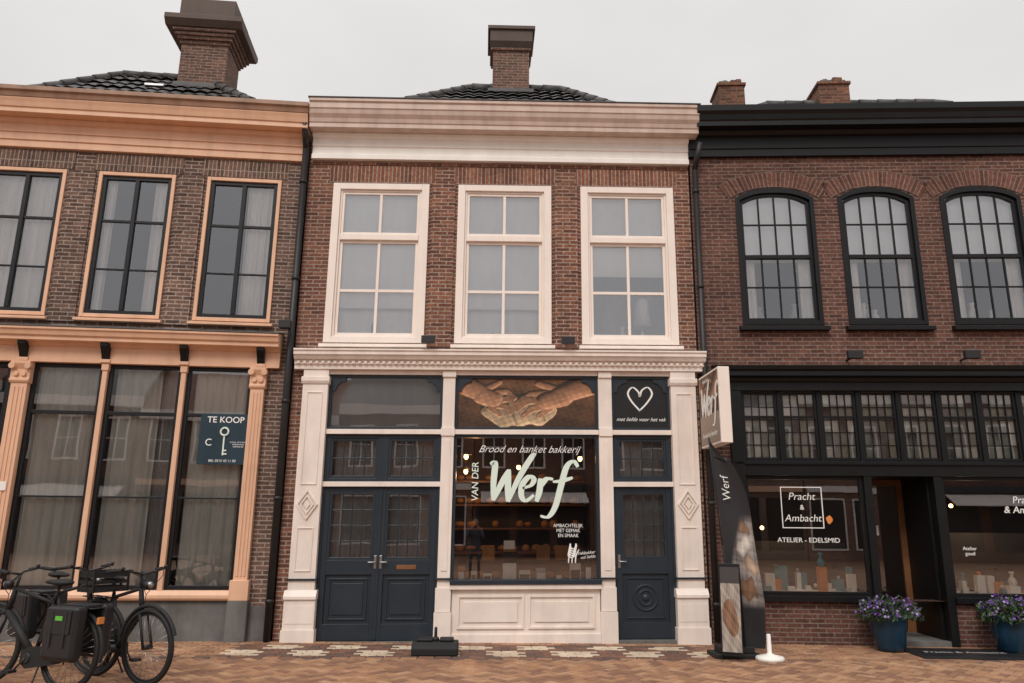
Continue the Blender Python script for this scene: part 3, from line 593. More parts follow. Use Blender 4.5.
# ================================================================ RIGHT HOUSE
hr=empty('brick_house.002',(6,0,0)); f=FR_
mb=MB(f); WR=[(.72,1.96),(2.34,3.54),(3.94,5.20)]; RZ0,RZ1=4.60,6.88; WR2=WR+[(5.56,6.80)]
wall(mb,.02,7.4,-.3,7.95,0,.3,[(a,b,RZ0,RZ1) for a,b in WR2]+[(.60,7.0,.56,3.62),(2.42,3.32,-.1,.56)],BR_R,PLAST)
shell(mb,.02,7.4,6.5,-.3,7.95,3.85,BR_R)
def archz(a,b,u,zt,drop,pw=2.6): tt=(u-(a+b)/2)/((b-a)/2); return zt-drop*abs(tt)**pw
NS=16
for a,b in WR2:
    us=[a+(b-a)*i/NS for i in range(NS+1)]
    half=NS//2
    L_=[(us[i],archz(a,b,us[i],RZ1,.17)) for i in range(half+1)]; mb.poly(L_+[(a,RZ1+.001)],0.0005,.2,BR_R)
    R2=[(us[i],archz(a,b,us[i],RZ1,.17)) for i in range(half,NS+1)]; mb.poly(R2+[(b,RZ1+.001)],0.0005,.2,BR_R)
    ea,eb=a-.10,b+.10; n=20; acc=0
    for i in range(n):
        q=[]
        for k in(i,i+1):
            u_=ea+(eb-ea)*k/n; zi=archz(ea,eb,u_,RZ1+.02,.20,2.4); tt=(u_-(a+b)/2)/((b-a)/2); q.append((u_,zi,u_+tt*.13,zi+.27-.03*abs(tt)))
        l=math.hypot(q[1][0]-q[0][0],q[1][1]-q[0][1])
        mb.face([(q[0][0],-.014,q[0][1]),(q[1][0],-.014,q[1][1]),(q[1][2],-.014,q[1][3]),(q[0][2],-.014,q[0][3])],[(0.0,acc),(0.0,acc+l),(.268,acc+l),(.268,acc)],BR_RS); acc+=l
mb.build('walls',hr)
t=MB(f)
t.prism([(0,7.42),(-.07,7.42),(-.07,7.54),(-.09,7.55),(-.09,7.74),(-.14,7.76),(-.18,7.82),(0,7.82)][::-1],.0,7.4,BLACK)
t.prism([(0,7.821),(-.34,7.821),(-.34,7.90),(-.36,7.92),(-.38,8.0),(-.42,8.05),(-.42,8.15),(.1,8.19)][::-1],.10,7.45,BLACK)
for a,b in WR2: t.prism([(.05,4.50),(-.11,4.50),(-.11,4.56),(.05,4.598)][::-1],a-.06,b+.06,BLACK)
t.prism([(.02,3.56),(-.10,3.56),(-.10,3.68),(-.13,3.69),(-.16,3.74),(-.24,3.76),(-.24,3.83),(-.27,3.85),(-.29,3.91),(.02,3.97)][::-1],.20,7.2,BLACK)
t.box(.45,7.0,-.06,.12,2.30,2.52,BLACK); t.box(.45,7.0,-.09,.0,2.46,2.505,BLACK)
t.box(.42,.60,-.09,.1,.0,3.558,BLACK); t.box(.38,.64,-.12,.1,-.1,.45,BLACK)
for x in(2.37,3.37): t.box(x-.055,x+.055,-.05,.12,-.1,2.298,BLACK)
for a,b in((.602,2.313),(3.427,7.0)):
    t.box(a,b,-.08,.12,.54,.62,BLACK); frame(t,a,b,.622,2.298,.0,.05,.08,BLACK)
t.box(5.1,5.2,-.03,.1,.622,2.298,BLACK)
for x in(.60,1.18,1.77,2.35,2.94,3.53,4.12,4.70,5.29,5.88,6.46): t.box(x-.03,x+.03,-.02,.1,2.521,3.558,BLACK)
t.box(2.426,2.46,.12,.95,.0,2.30,BLACK); t.box(3.28,3.315,.12,.95,.0,2.30,BLACK); t.box(2.42,3.32,-.02,.95,-.1,.03,STONE); t.box(2.42,3.32,.12,.95,2.30,2.36,BLACK)
frame(t,2.62,3.28,.03,2.30,.90,.09,.06,WOOD,wb=.3); t.box(2.46,2.62,.90,.96,.03,2.30,BLACK)
t.box(2.71,2.75,.84,.86,1.0,1.4,CHROME); t.box(2.80,2.86,.90,.905,1.45,1.6,WHITE)
t.build('cornice_and_shopfront',hr,.005)
w=MB(f); gl=MB(f); inn=MB(f)
for a,b in WR2:
    for wd,y0,y1,ins in((.065,-.02,.12,0),(.05,.02,.09,.066)):
        aa,bb=a+ins,b-ins; zt=RZ1-ins
        w.box(aa,aa+wd,y0,y1,RZ0+ins,zt-.17,BLACK); w.box(bb-wd,bb,y0,y1,RZ0+ins,zt-.17,BLACK); w.box(aa+wd,bb-wd,y0+.002,y1,RZ0+ins,RZ0+ins+wd,BLACK)
        for i in range(NS):
            u0,u1=aa+(bb-aa)*i/NS,aa+(bb-aa)*(i+1)/NS; z0,z1=archz(aa,bb,u0,zt,.17),archz(aa,bb,u1,zt,.17)
            w.poly([(u0,z0-wd*1.25),(u1,z1-wd*1.25),(u1,z1),(u0,z0)],y0+.001,y1-.001,BLACK)
    A,B,Z0,Z1=a+.116,b-.116,RZ0+.116,RZ1-.13
    zm=5.72; w.box(A,B,.01,.085,zm-.03,zm+.03,BLACK)
    for k in(1,2,3):
        u_=A+(B-A)*k/4; zt=archz(a,b,u_,RZ1,.17)-.13; w.box(u_-.0125,u_+.0125,.03,.06,Z0,zt,BLACK)
    for z in(Z0+(zm-Z0)/2,zm+.03+(Z1-zm)/2): w.box(A,B,.033,.057,z-.0125,z+.0125,BLACK)
    gl.quad(A-.03,B+.03,Z0-.03,zm,.045,GLU); gl.quad(A-.03,B+.03,zm,Z1-.06,.047,GLM)
    gl.face([(A-.03,.047,Z1-.06),(B+.03,.047,Z1-.06),(B-.12,.047,Z1+.03),(A+.12,.047,Z1+.03)],[(0,0)]*4,GLM)
    curtain(inn,a+.07,b-.07,5.66,RZ1-.02,.130,.006,.25,BLIND)
    curtain(inn,a+.07,a+.28,4.66,5.7,.16,.02,.08,CURTW); curtain(inn,b-.28,b-.07,4.66,5.7,.16,.02,.08,CURTW)
    inn.box(a+.01,b-.01,.125,.40,4.60,4.66,WHITE)
    for k in range(3): x=random.uniform(a+.3,b-.3); h=random.uniform(.18,.36); inn.lathe((x,.20+.04*k,4.66),[(.05,0),(.07,h*.4),(.025,h*.8),(.04,h)],random.choice([WHITE,BLINDG,WHITE]))
xs=[.60,1.18,1.77,2.35,2.94,3.53,4.12,4.70,5.29,5.88,6.46]
for i in range(len(xs)-1):
    a,b=xs[i]+.031,xs[i+1]-.031; frame(w,a,b,2.53,3.55,.0,.035,.05,BLACK); bars(w,a+.035,b-.035,2.565,3.515,.012,.016,BLACK,4,5,.012)
    w.box(a+.035,b-.035,.005,.04,3.16,3.19,BLACK)
    gl.quad(a+.02,b-.02,2.55,3.53,.03,GLU)
    for p in range(4):
        for q in range(5):
            if random.random()<.85:
                ww=(b-a-.07)/4; hh=(.95)/5; inn.box(a+.035+p*ww+.008,a+.035+(p+1)*ww-.008,.05,.056,2.565+q*hh+.01,2.565+(q+1)*hh-.01,random.choice([PALEG,PALEG,BLINDG,CURT]))
inn.box(.6,6.9,.20,.21,2.53,3.55,BLINDG)
gl.quad(.64,2.28,.65,2.27,.04,GLD); gl.quad(3.46,5.12,.65,2.27,.04,GLD); gl.quad(5.2,6.97,.65,2.27,.04,GLD); gl.quad(2.71,3.19,.33,2.21,.93,GLD)
w.build('windows',hr,.0025); gl.build('window_glass',hr)
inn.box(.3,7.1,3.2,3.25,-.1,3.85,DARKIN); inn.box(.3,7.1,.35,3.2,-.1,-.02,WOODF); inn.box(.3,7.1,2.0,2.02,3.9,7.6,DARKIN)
inn.box(.62,2.30,.13,.85,.50,.66,WHITE); inn.box(3.44,6.9,.13,.85,.50,.66,WHITE); inn.box(.5,2.34,.95,1.0,.6,1.35,DARKIN); inn.box(3.40,6.9,.95,1.0,.6,1.5,DARKIN)
TEAL=paint('display_teal',(.07,.28,.36)); ORNG=paint('display_orange',(.75,.26,.07))
for base,wid in((.72,1.5),(3.55,1.5),(5.3,1.5)):
    for k in range(20):
        x=base+wid*(k+.5)/20+random.uniform(-.04,.04); y=random.uniform(.18,.65); h=random.choice([.03,.06,.1,.16,.24,.34]); m_=random.choice([WHITE,WHITE,TEAL,BLIND,WOOD,ORNG,TEAL]); hw=random.uniform(.03,.075)
        inn.box(x-hw,x+hw,y-.05,y+.05,.66,.66+h,m_)
        if k%4==0: inn.lathe((x,y,.66+h),[(.04,0),(.055,.05),(.05,.09),(.018,.13),(.022,.17),(.035,.18),(.03,.20)],random.choice([WHITE,TEAL,DARKF]))
        elif k%4==1: inn.ball((x,y,.66+h+.03),.03,.03,.03,random.choice([ORNG,CHROME,WHITE]))
for x,y,z in((.95,.5,1.55),(3.85,.6,1.9)): inn.ball((x,y,z),.03,.03,.03,LAMP)
inn.build('interior',hr)
ptl('display_fill_light',tuple(f.P(1.4,.55,1.7)),8,(1,.75,.5),parent=hr); ptl('display_fill_light.001',tuple(f.P(4.2,.55,1.7)),8,(1,.75,.5),parent=hr)  # warm fill lights added to brighten the goods in the display windows
sg=MB(f); 
for (a,b,c0,c1) in((1.12,1.72,2.13,2.142),(1.12,1.72,1.55,1.562),(1.12,1.132,1.563,2.129),(1.708,1.72,1.563,2.129)): sg.box(a,b,.030,.036,c0,c1,TXW)
sg.ribbon([(0,0),(.2,.3),(.05,.6)],.3,(1.78,1.62),.18,.03,ORNG); sg.ribbon([(0,0),(-.1,.3),(-.2,.5)],.25,(1.80,1.62),.18,.029,ORNG)
sg.build('shop_window_lettering',hr)
text('Pracht',f,1.42,.03,2.0,.15,TXW,hr,shear=.2,bold=-.001); text('&',f,1.42,.03,1.845,.10,TXW,hr); text('Ambacht',f,1.42,.03,1.69,.145,TXW,hr,shear=.2,bold=-.001)
text('ATELIER - EDELSMID',f,1.48,.03,1.38,.095,TXW,hr,sx=1.05); text('Pracht\n& Ambacht',f,4.62,.03,1.9,.14,TXW,hr,shear=.15); text('Atelier\ngoud',f,3.75,.03,1.25,.07,TXW,hr)
r=MB(f); roof(r,.15,7.4,.4,5.0,8.0,2.0,5.2,2.1,9.56,TILE); r.build('roof',hr)
c=MB(f)
for x,wd in((1.05,.50),(2.98,.58)):
    c.box(x,x+wd,1.9,2.5,8.6,9.98,BR_CO); c.box(x-.03,x+wd+.03,1.87,2.53,9.93,9.99,BR_CO); c.box(x+.06,x+wd-.06,1.96,2.44,9.99,10.07,STONE)
    rr=random.Random(int(x*9))
    for k in range(9): qx=x+rr.uniform(.0,wd-.10); c.box(qx,qx+.10,1.9+rr.uniform(0,.3),2.3,9.99,10.01+rr.uniform(.03,.11),BR_CO)
    c.lathe((x+wd*.4,2.2,10.0),[(.09,0),(.07,.20),(.05,.21)],BR_CO)
c.build('chimneys',hr,.008)
ft=MB(f)
for x in(2.25,3.95): ft.box(x-.11,x+.11,-.36,-.28,4.0,4.12,METAL); ft.box(x-.02,x+.02,-.29,-.0,4.03,4.05,METAL)
ft.build('floodlights',hr,.006)
hb=empty('brick_house.003',(16,7,0)); b_=MB(Fr((10.9,5,0),-4)); b_.box(0,7,0,6,-.2,9.9,BR_R); 
b_.face([(-.2,-.2,9.9),(7.2,-.2,9.9),(7.2,3,12.8),(1.6,3,12.8)],[(0,0)]*4,TILER); b_.face([(-.2,6.2,9.9),(-.2,-.2,9.9),(1.6,3,12.8)],[(0,0)]*3,TILER); b_.face([(7.2,6.2,9.9),(-.2,6.2,9.9),(1.6,3,12.8),(7.2,3,12.8)],[(0,0)]*4,TILER); b_.face([(7.2,-.2,9.9),(7.2,6.2,9.9),(7.2,3,12.8)],[(0,0)]*3,BR_R)
b_.build('walls_and_roof',hb)

# ---------------------------------------------------------------- opposite side of the street (seen in reflections)
def opp(i,x0,w_,h,bm,name):
    e=empty(name,(x0+w_/2,-31,0)); F=Fr((x0+w_,-28.5,0),180); m=MB(F)
    m.box(.01,w_-.01,0,7,-.2,h,bm); m.box(0,w_,-.3,.0,h-.5,h,WHITE); m.box(.1,w_-.1,-.15,0,3.3,3.6,[WHITE,BLUE,PEACH][i%3])
    for k in range(3):
        cu=w_*(k+.5)/3; a,b=cu-.6,cu+.6
        frame(m,a,b,4.4,6.6,-.04,.09,.04,WHITE); m.box(a+.09,b-.09,-.02,-.005,4.49,6.51,SIGNBK); bars(m,a+.09,b-.09,4.49,6.51,-.038,.015,WHITE,2,2,.05)
        frame(m,a-.25,b+.25,.5,3.0,-.04,.08,.04,[WHITE,BLUE,DARKF][i%3]); m.box(a-.17,b+.17,-.02,-.005,.58,2.92,SIGNBK)
    m.prism([(-.2,h),(3.5,h+2.6),(7.1,h)],-.02,w_+.02,TILE if i%2 else TILER)
    if i%3==1: m.prism([(0,3.25),(-1.2,2.7),(-1.2,2.65),(0,3.2)],.4,w_-.4,CREAM)
    m.build('facade_and_roof',e)
xx=-27
for i in range(8):
    w_=random.choice([6.2,7,6.6]); opp(i,xx,w_,random.choice([7.0,7.6,8.2]),[BR_M,BR_R,BR_L][i%3],'brick_house.%03d'%(4+i)); xx+=w_+.02

# ================================================================ street objects
hs=empty('hanging_shop_sign',(3.4,-.6,3.2)); m=MB(WF)
SX0,SX1,SY0,SY1,SZ0,SZ1=3.20,3.36,-1.12,-.17,2.70,3.75
m.box(SX0,SX1,SY0,SY1,SZ0,SZ1,CREAM); m.cyl((3.30,-.17,3.45),(3.30,.0,3.45),.02,METAL); m.cyl((3.30,-.17,2.9),(3.30,.0,2.9),.02,METAL)
m.build('light_box',hs,.008)
def signpic(A,B):
    top=hands(A,np.clip((B-.38)/.62,0,1)); base=np.ones(A.shape+(3,))*np.array([.40,.30,.23]); return np.where((B>.42)[...,None],top*.9,base*(.7+.6*B[...,None]))
picture('printed_face',(SX0-.004,SY1-.03,SZ0+.03),(0,SY0-SY1+.06,0),(0,0,SZ1-SZ0-.06),90,90,signpic,hs)
FS=Fr((0,0,0)); FS.X=Vector((0,-1,0)); FS.Nn=Vector((1,0,0)); FS.O=Vector((SX0-.006,-.64,0))
lt=MB(FS)
for i,st in enumerate(strokes): lt.ribbon(st,.15,(-.37,3.12),.43,-.001-.0004*i,TXW,shear=.1)
lt.build('lettering',hs); text('brood en banket',FS,.0,-.002,2.86,.10,TXW,hs,shear=.2,yawx=(Vector((0,-1,0)),Vector((0,0,1)))); text('VAN DER',FS,-.12,-.002,3.64,.07,TXW,hs,yawx=(Vector((0,-1,0)),Vector((0,0,1))))

bn=empty('banner_flag',(3.2,-1.1,0))
def feather(A,B):
    rng=np.random.RandomState(5)
    n=sum(np.sin(A*f*1.3+B*f*4.1+rng.rand()*6)*np.cos(B*f*5.3-A*f+rng.rand()*6)/k for k,f in((1,4),(1.6,9),(2.2,19),(3,33)))
    col=np.ones(A.shape+(3,))*np.array([.018,.018,.022])
    edge=np.clip(((A+.28*np.sin(B*8-1))-.40)/.12,0,1)*np.clip((B-.18)/.04,0,1)*np.clip((.62-B)/.05,0,1)
    flour=np.array([.30,.26,.24])*(.75+.35*n[...,None]); pic=flour.copy()
    for cx_,cy_,rx,ry,cc in((.60,.27,.28,.05,(.22,.12,.07)),(.74,.38,.22,.045,(.34,.24,.17)),(.62,.47,.24,.045,(.52,.47,.42)),(.68,.56,.2,.035,(.22,.13,.08))):
        d1=((A-cx_-.08*np.sin(B*40))/rx)**2+((B-cy_-.01*np.sin(A*20))/ry)**2; pic=np.where((d1<1)[...,None],np.array(cc)*(1.25-.7*d1[...,None])*(1+.25*n[...,None]),pic)
    return col*(1-edge[...,None])+pic*edge[...,None]
nx,ny=40,160
ob=picture('banner_cloth',(0,0,0),(1,0,0),(0,0,1),nx,ny,feather,None)
for v in ob.data.vertices:
    a,b=v.co.x,v.co.z
    wmax=.42*(1-max(0,(b-.60)/.40)**2.2)*(.86+.14*min(1,b/.2)); u=a*wmax
    x=3.26-.22*b+u*.92; y=-1.12-u*.25+.03*math.sin(b*9+a*3)*a; z=.10+b*2.66-.08*a*(b>.9)
    v.co=(x,y,z)
for p in ob.data.polygons: p.use_smooth=True
setp(ob,bn)
m=MB(WF); m.path([(3.27,-1.11,.05),(3.14,-1.115,1.35),(3.03,-1.12,2.76)],.013,METAL); m.box(2.92,3.50,-1.32,-.92,-.006,.05,RUB); m.box(3.00,3.44,-1.26,-.98,.05,.13,RUB); m.build('pole_and_base',bn,.02)
text('Werf',WF,3.20,-1.20,2.08,.15,TXW,bn,rot=95,shear=.2,bold=-.001)
pb_=empty('parasol_base',(3.62,-1.4,0)); m=MB(WF); m.lathe((3.57,-1.40,-.006),[(.17,0),(.175,.03),(.16,.05),(.05,.075),(.028,.09),(.026,.30),(.02,.31)],WHITE,28); m.build('disc_foot',pb_)
ps=empty('poster_stand',(3.15,-1.35,0)); 
def post(A,B):
    n=np.sin(A*12+B*9)*np.cos(B*17)+.5*np.sin(B*60+A*20)+.4*np.sin(A*47-B*33); c=np.array([.42,.36,.31])*(.8+.22*n[...,None]); return np.where((B>.80)[...,None],np.array([.05,.045,.045]),np.where((((A-.5-.1*np.sin(B*9))/.38)**2+((B-.4)/.22)**2<1)[...,None],np.array([.22,.12,.07])*(1+.35*n[...,None]),c))
picture('poster_face',(2.98,-1.425,.10),(.21,-.10,0),(.03,.06,1.0),40,120,post,ps)
m=MB(Fr((2.98,-1.405,0),-25.5)); 
m.prism([(.0,.05),(.025,.05),(.085,1.14),(.065,1.14)],-.012,.25,DARKF); m.prism([(.30,.0),(.315,.0),(.105,1.14),(.09,1.14)],-.012,.25,DARKF); m.box(-.012,.0,.0,.3,.0,.03,DARKF); m.build('board_frame',ps,.004)
wb=empty('banner_stand_base',(-.57,-1.0,0)); m=MB(WF); m.prism([(-1.22,-.006),(-1.22,.09),(-1.14,.15),(-.90,.15),(-.82,.09),(-.82,-.006)],-.86,-.28,RUB); m.box(-.80,-.60,-1.12,-.92,.15,.19,RUB); m.box(-.52,-.34,-1.12,-.92,.15,.19,RUB)
m.cyl((-.57,-1.02,.14),(-.57,-1.02,.32),.02,METAL); m.cyl((-.57,-1.02,.14),(-.57,-1.02,.20),.045,METAL); m.build('weight_block',wb,.02)
m=MB(FR_); m.box(2.45,3.85,-1.05,-.25,-.04,-.022,RUB); m.box(2.53,3.77,-.98,-.32,-.022,-.017,SIGNBK); ob=m.build('door_mat',None,.003)
text('Pracht & Ambacht',FR_,3.15,-.65,-.014,.14,BLINDG,ob,yawx=(FR_.X.normalized(),FR_.Nn.normalized()))

POT=paint('glazed_blue_pot',(.012,.045,.085),rough=.18,var=.3); SOIL=paint('soil',(.03,.02,.015),rough=1)
LEAF=paint('leaf_green',(.045,.09,.03),rough=.6,var=.4); LEAF2=paint('leaf_dark',(.02,.045,.018),rough=.6,var=.4); PUR=paint('petal_purple',(.20,.07,.42),rough=.6,var=.3); PUR2=paint('petal_lilac',(.42,.26,.62),rough=.6,var=.3)
def flowers(name,x,y,z,s=1,seed=1):
    e=empty(name,(x,y,z)); m=MB(WF); m.lathe((x,y,z),[(.15*s,0),(.19*s,.05),(.235*s,.30),(.245*s,.42),(.265*s,.44),(.265*s,.48),(.235*s,.48),(.23*s,.44)],POT,32); m.lathe((x,y,z+.42),[(.22*s,0),(.21*s,.01)],SOIL); m.build('pot',e)
    m=MB(WF); rg=random.Random(seed)
    for k in range(2000):
        a=rg.uniform(0,6.283); ph=math.acos(rg.uniform(-.25,1)); rr=rg.uniform(.6,1.08)+.16*math.sin(a*3+1+seed)+.14*math.sin(a*7+ph*5)
        p=Vector((x+.36*s*rr*math.sin(ph)*math.cos(a),y+.32*s*rr*math.sin(ph)*math.sin(a),z+.47+.20*s*rr*math.cos(ph)))
        fl=rr>.85 and rg.random()<.45 and ph<1.6; sz=rg.uniform(.014,.026) if fl else rg.uniform(.02,.05)
        n=Vector((rg.gauss(0,1),rg.gauss(0,1)-.4,rg.gauss(0,1)+.5)).normalized(); t1=n.orthogonal().normalized(); t2=n.cross(t1)
        mt=(PUR if rg.random()<.65 else PUR2) if fl else (LEAF if rg.random()<.6 else LEAF2)
        if fl: m.face([tuple(p+(t1*math.cos(q)+t2*math.sin(q))*sz*(1 if j%2 else .55)) for j,q in enumerate([i*math.pi/5 for i in range(10)])],[(0,0)]*10,mt)
        else: m.face([tuple(p-t1*sz),tuple(p+t2*sz*.45+n*sz*.2),tuple(p+t1*sz),tuple(p-t2*sz*.45+n*sz*.2)],[(0,0)]*4,mt)
    m.build('flowers',e)
flowers('flower_pot',5.50,-.62,-.006,1,1); flowers('flower_pot.001',7.12,-.74,-.006,1.08,2)

def bicycle(name,front,heading,steer,frmat,bag=None,acc=None,crate=False):
    h=math.radians(heading); e=empty(name,(front[0],front[1],0)); F=Fr((front[0]-1.08*math.cos(h),front[1]-1.08*math.sin(h),-.01),heading); F.Z=Vector((0.03*math.sin(h),-.03*math.cos(h),1)); m=MB(F)
    Rw=.345; st=math.radians(steer)
    fx=Vector((math.cos(st),math.sin(st),0)); fn=Vector((-math.sin(st),math.cos(st),0)); H0=Vector((0,0,.37)); H1=Vector((1.08,0,.37))
    for c,ax in((H0,Vector((0,1,0))),(H1,fn)):
        m.torus(c,ax,Rw,.025,RUB,44,8); m.torus(c,ax,Rw-.032,.010,METAL,44,6); m.cyl(c-ax*.05,c+ax*.05,.026,METAL,10)
        xd=ax.cross(Vector((0,0,1))).normalized()
        for k in range(28):
            a=2*math.pi*k/28; dd=xd*math.cos(a)+Vector((0,0,1))*math.sin(a); off=ax*(.03 if k%2 else -.03); m.cyl(c+off,c+dd*(Rw-.03),.0018,CHROME,4)
        m.torus(c,ax,Rw+.050,.022,frmat,26,6,math.radians(10 if c is H0 else 20),math.radians(190 if c is H0 else 170))
    BB=Vector((.46,0,.30)); ST=Vector((.30,0,.80)); HT=Vector((.86,0,.92)); HB=Vector((.91,0,.70))
    for a,b,r in((BB,ST,.022),(BB,HB,.034),(ST,HT,.018),(HT,HB,.026),(ST,Vector((.265,0,.98)),.014)): m.cyl(a,b,r,frmat,10)
    for s_ in(-1,1):
        o=Vector((0,.05*s_,0)); m.cyl(H0+o,BB+o*.6,.011,frmat,8); m.cyl(H0+o,ST+o*.4,.010,frmat,8)
        m.path([H1+fn*.05*s_,Vector((.96,0,.68))+fn*.05*s_,HB+fn*.015*s_],.015,frmat)
        m.cyl(H0+o*1.6,Vector((-.05,.07*s_,.78)),.006,METAL,6); m.cyl(Vector((-.28,.07*s_,.78)),Vector((.24,.07*s_,.78)),.007,METAL,6)
    for q in(-.28,-.1,.1,.24): m.cyl((q,-.07,.78),(q,.07,.78),.006,METAL,6)
    m.ball((.24,0,1.0),.13,.085,.035,RUB); m.ball((.36,0,1.0),.11,.035,.025,RUB)
    S0=HT; S1=Vector((.83,0,1.06)); m.cyl(S0,S1,.014,METAL,8)
    for s_ in(-1,1):
        q=[S1,S1+fn*.10*s_+fx*.06+Vector((0,0,.02)),S1+fn*.26*s_+fx*.03+Vector((0,0,.05)),S1+fn*.30*s_-fx*.14+Vector((0,0,.03))]
        m.path(q,.012,METAL); m.cyl(q[2]-fx*.03,q[3],.018,RUB,10); m.cyl(q[2]+fx*.04,q[2]+fx*.02+fn*-.12*s_,.006,METAL,6)
        m.ball(q[2]+fx*.02+Vector((0,0,.02)),.022,.022,.018,METAL,8,6)
    m.ball(S1+fx*.12-Vector((0,0,.10)),.05,.045,.045,METAL,12,8); m.ball(S1+fx*.145-Vector((0,0,.10)),.03,.036,.036,CHROME,12,8)
    m.cyl(S1,S1+fx*.10-Vector((0,0,.08)),.007,METAL,6)
    for s_ in(-1,1):
        a=S1+fn*.22*s_+fx*.06+Vector((0,0,.05)); m.path([a,a+fx*.10-Vector((0,0,.06))-fn*.08*s_,S1+fx*.10-Vector((0,0,.2)),HB+fx*.03],.0035,RUB,5)
    m.poly([(-.05,.31),(.05,.27),(.46,.20),(.55,.25),(.55,.35),(.46,.40),(.05,.43),(-.04,.41)],.055,.075,frmat)
    m.cyl(BB+Vector((0,-.08,0)),BB+Vector((0,.09,0)),.045,METAL)
    for s_ in(-1,1): pe=BB+Vector((.12*s_,.10*s_,-.12*s_)); m.cyl(BB+Vector((0,.09*s_,0)),pe,.009,METAL); m.box(pe.x-.05,pe.x+.05,min(pe.y,pe.y+.09*s_),max(pe.y,pe.y+.09*s_),pe.z-.012,pe.z+.012,RUB)
    m.cyl((.30,.05,.28),(.22,.20,.01),.009,METAL); m.box(-.34,-.31,-.03,.03,.64,.70,ORNG)
    m.build('frame_and_wheels',e)
    if bag:
        b=MB(F)
        for s_ in(-1,1):
            y0,y1=sorted((.09*s_,.22*s_)); b.prism([(y0,.80),(y0,.36),(y0+.03,.31),(y1-.03,.31),(y1,.36),(y1,.78),(y1-.02,.80)],-.26,.14,bag)
        b.build('panniers',e,.03); b=MB(F)
        for s_ in(-1,1):
            ys=.222*s_; b.box(-.20,.08,min(ys,ys+.008*s_),max(ys,ys+.008*s_),.56,.77,bag)
            for xs_ in(-.15,.02): b.box(xs_,xs_+.02,min(ys+.008*s_,ys+.012*s_),max(ys+.008*s_,ys+.012*s_),.44,.77,METAL)
            if acc: b.box(-.10,-.01,min(ys+.008*s_,ys+.012*s_),max(ys+.008*s_,ys+.012*s_),.68,.72,acc)
        b.box(-.24,.12,-.085,.085,.785,.81,bag); b.build('pannier_flaps',e,.004)
    if crate:
        b=MB(F); x0,x1=.98,1.26; z0,z1=.86,1.06
        b.box(x0,x1,-.20,.20,z0,z0+.015,RUB)
        for z in(z0+.02,z0+.085,z0+.15,z1-.02):
            for yy in(-.20,.19): b.box(x0,x1,yy,yy+.01,z,z+.035,RUB)
            for xx_ in(x0,x1-.01): b.box(xx_,xx_+.01,-.19,.19,z,z+.035,RUB)
        for xx_ in(x0,(x0+x1)/2,x1-.02):
            for yy in(-.204,.186): b.box(xx_,xx_+.02,yy,yy+.018,z0,z1+.02,RUB)
        b.path([(1.08,.10,.37),(1.12,.12,.86)],.007,METAL); b.path([(1.08,-.10,.37),(1.12,-.12,.86)],.007,METAL); b.build('front_crate',e)
    return e
bicycle('bicycle',(-3.34,-3.02),-40,12,RUB,None)
bicycle('bicycle.001',(-4.95,-2.95),158,8,RUB,SIGNBK,GREEN)
bicycle('bicycle.002',(-4.10,-2.50),-32,10,RUB,SIGNBK,None,True)

def person(name,x,y):
    e=empty(name,(x,y,0)); CL=paint('jacket_grey_blue',(.10,.12,.15),rough=.9); SK=paint('skin',(.55,.32,.22),rough=.6); HAIR=paint('hair_brown',(.06,.035,.02),rough=.8)
    V=[(0,0,.98),(0,.0,1.18),(0,-.01,1.38),(0,0,1.50),(.19,0,1.42),(.24,.10,1.18),(.10,.30,1.46),(-.19,0,1.42),(-.24,.10,1.18),(-.10,.30,1.46),(.10,0,.92),(.12,.02,.50),(.13,-.02,.09),(.14,.12,.04),(-.10,0,.92),(-.12,.02,.50),(-.13,-.02,.09),(-.14,.12,.04)]
    E=[(0,1),(1,2),(2,3),(2,4),(4,5),(5,6),(2,7),(7,8),(8,9),(0,10),(10,11),(11,12),(12,13),(0,14),(14,15),(15,16),(16,17)]
    Rr=[.15,.14,.17,.06,.07,.05,.032,.07,.05,.032,.095,.06,.045,.035,.095,.06,.045,.035]
    me=bpy.data.meshes.new('body'); me.from_pydata([(x+a,y+b,c) for a,b,c in V],E,[]); ob=bpy.data.objects.new('body',me); COL.objects.link(ob)
    sk=ob.modifiers.new('skin','SKIN'); 
    for i,sv in enumerate(me.skin_vertices[0].data): sv.radius=(Rr[i],Rr[i]*.85); sv.use_root=(i==0)
    ss=ob.modifiers.new('sub','SUBSURF'); ss.levels=2; ss.render_levels=2; me.materials.append(CL); ob.modifiers['skin'].use_smooth_shade=True; setp(ob,e)
    m=MB(WF); m.ball((x,y+.02,1.64),.075,.095,.115,SK,20,14); m.cyl((x,y,1.48),(x,y+.01,1.58),.05,SK,14); m.ball((x,y-.005,1.675),.084,.10,.105,HAIR,20,14)
    m.ball((x,y+.12,1.63),.013,.02,.02,SK); 
    for s_ in(-1,1):
        m.ball((x+.03*s_,y+.105,1.65),.012,.012,.009,WHITE); m.ball((x+.078*s_,y+.01,1.64),.012,.02,.03,SK)
        m.ball((x+.085*s_,y+.335,1.50),.028,.045,.04,SK)
        for k in range(4): m.path([(x+.08*s_,y+.36,1.535-.02*k),(x+.062*s_,y+.395,1.54-.02*k),(x+.035*s_,y+.405-.003*k,1.54-.02*k)],.008,SK,7)
        m.path([(x+.07*s_,y+.32,1.47),(x+.05*s_,y+.33,1.44),(x+.03*s_,y+.345,1.445)],.009,SK,7)
    m.box(x-.065,x+.065,y+.33,y+.385,1.45,1.55,DARKF); m.cyl((x,y+.385,1.50),(x,y+.44,1.50),.035,DARKF,18)
    m.build('head_and_camera',e)
person('photographer',-.22,-11.95)

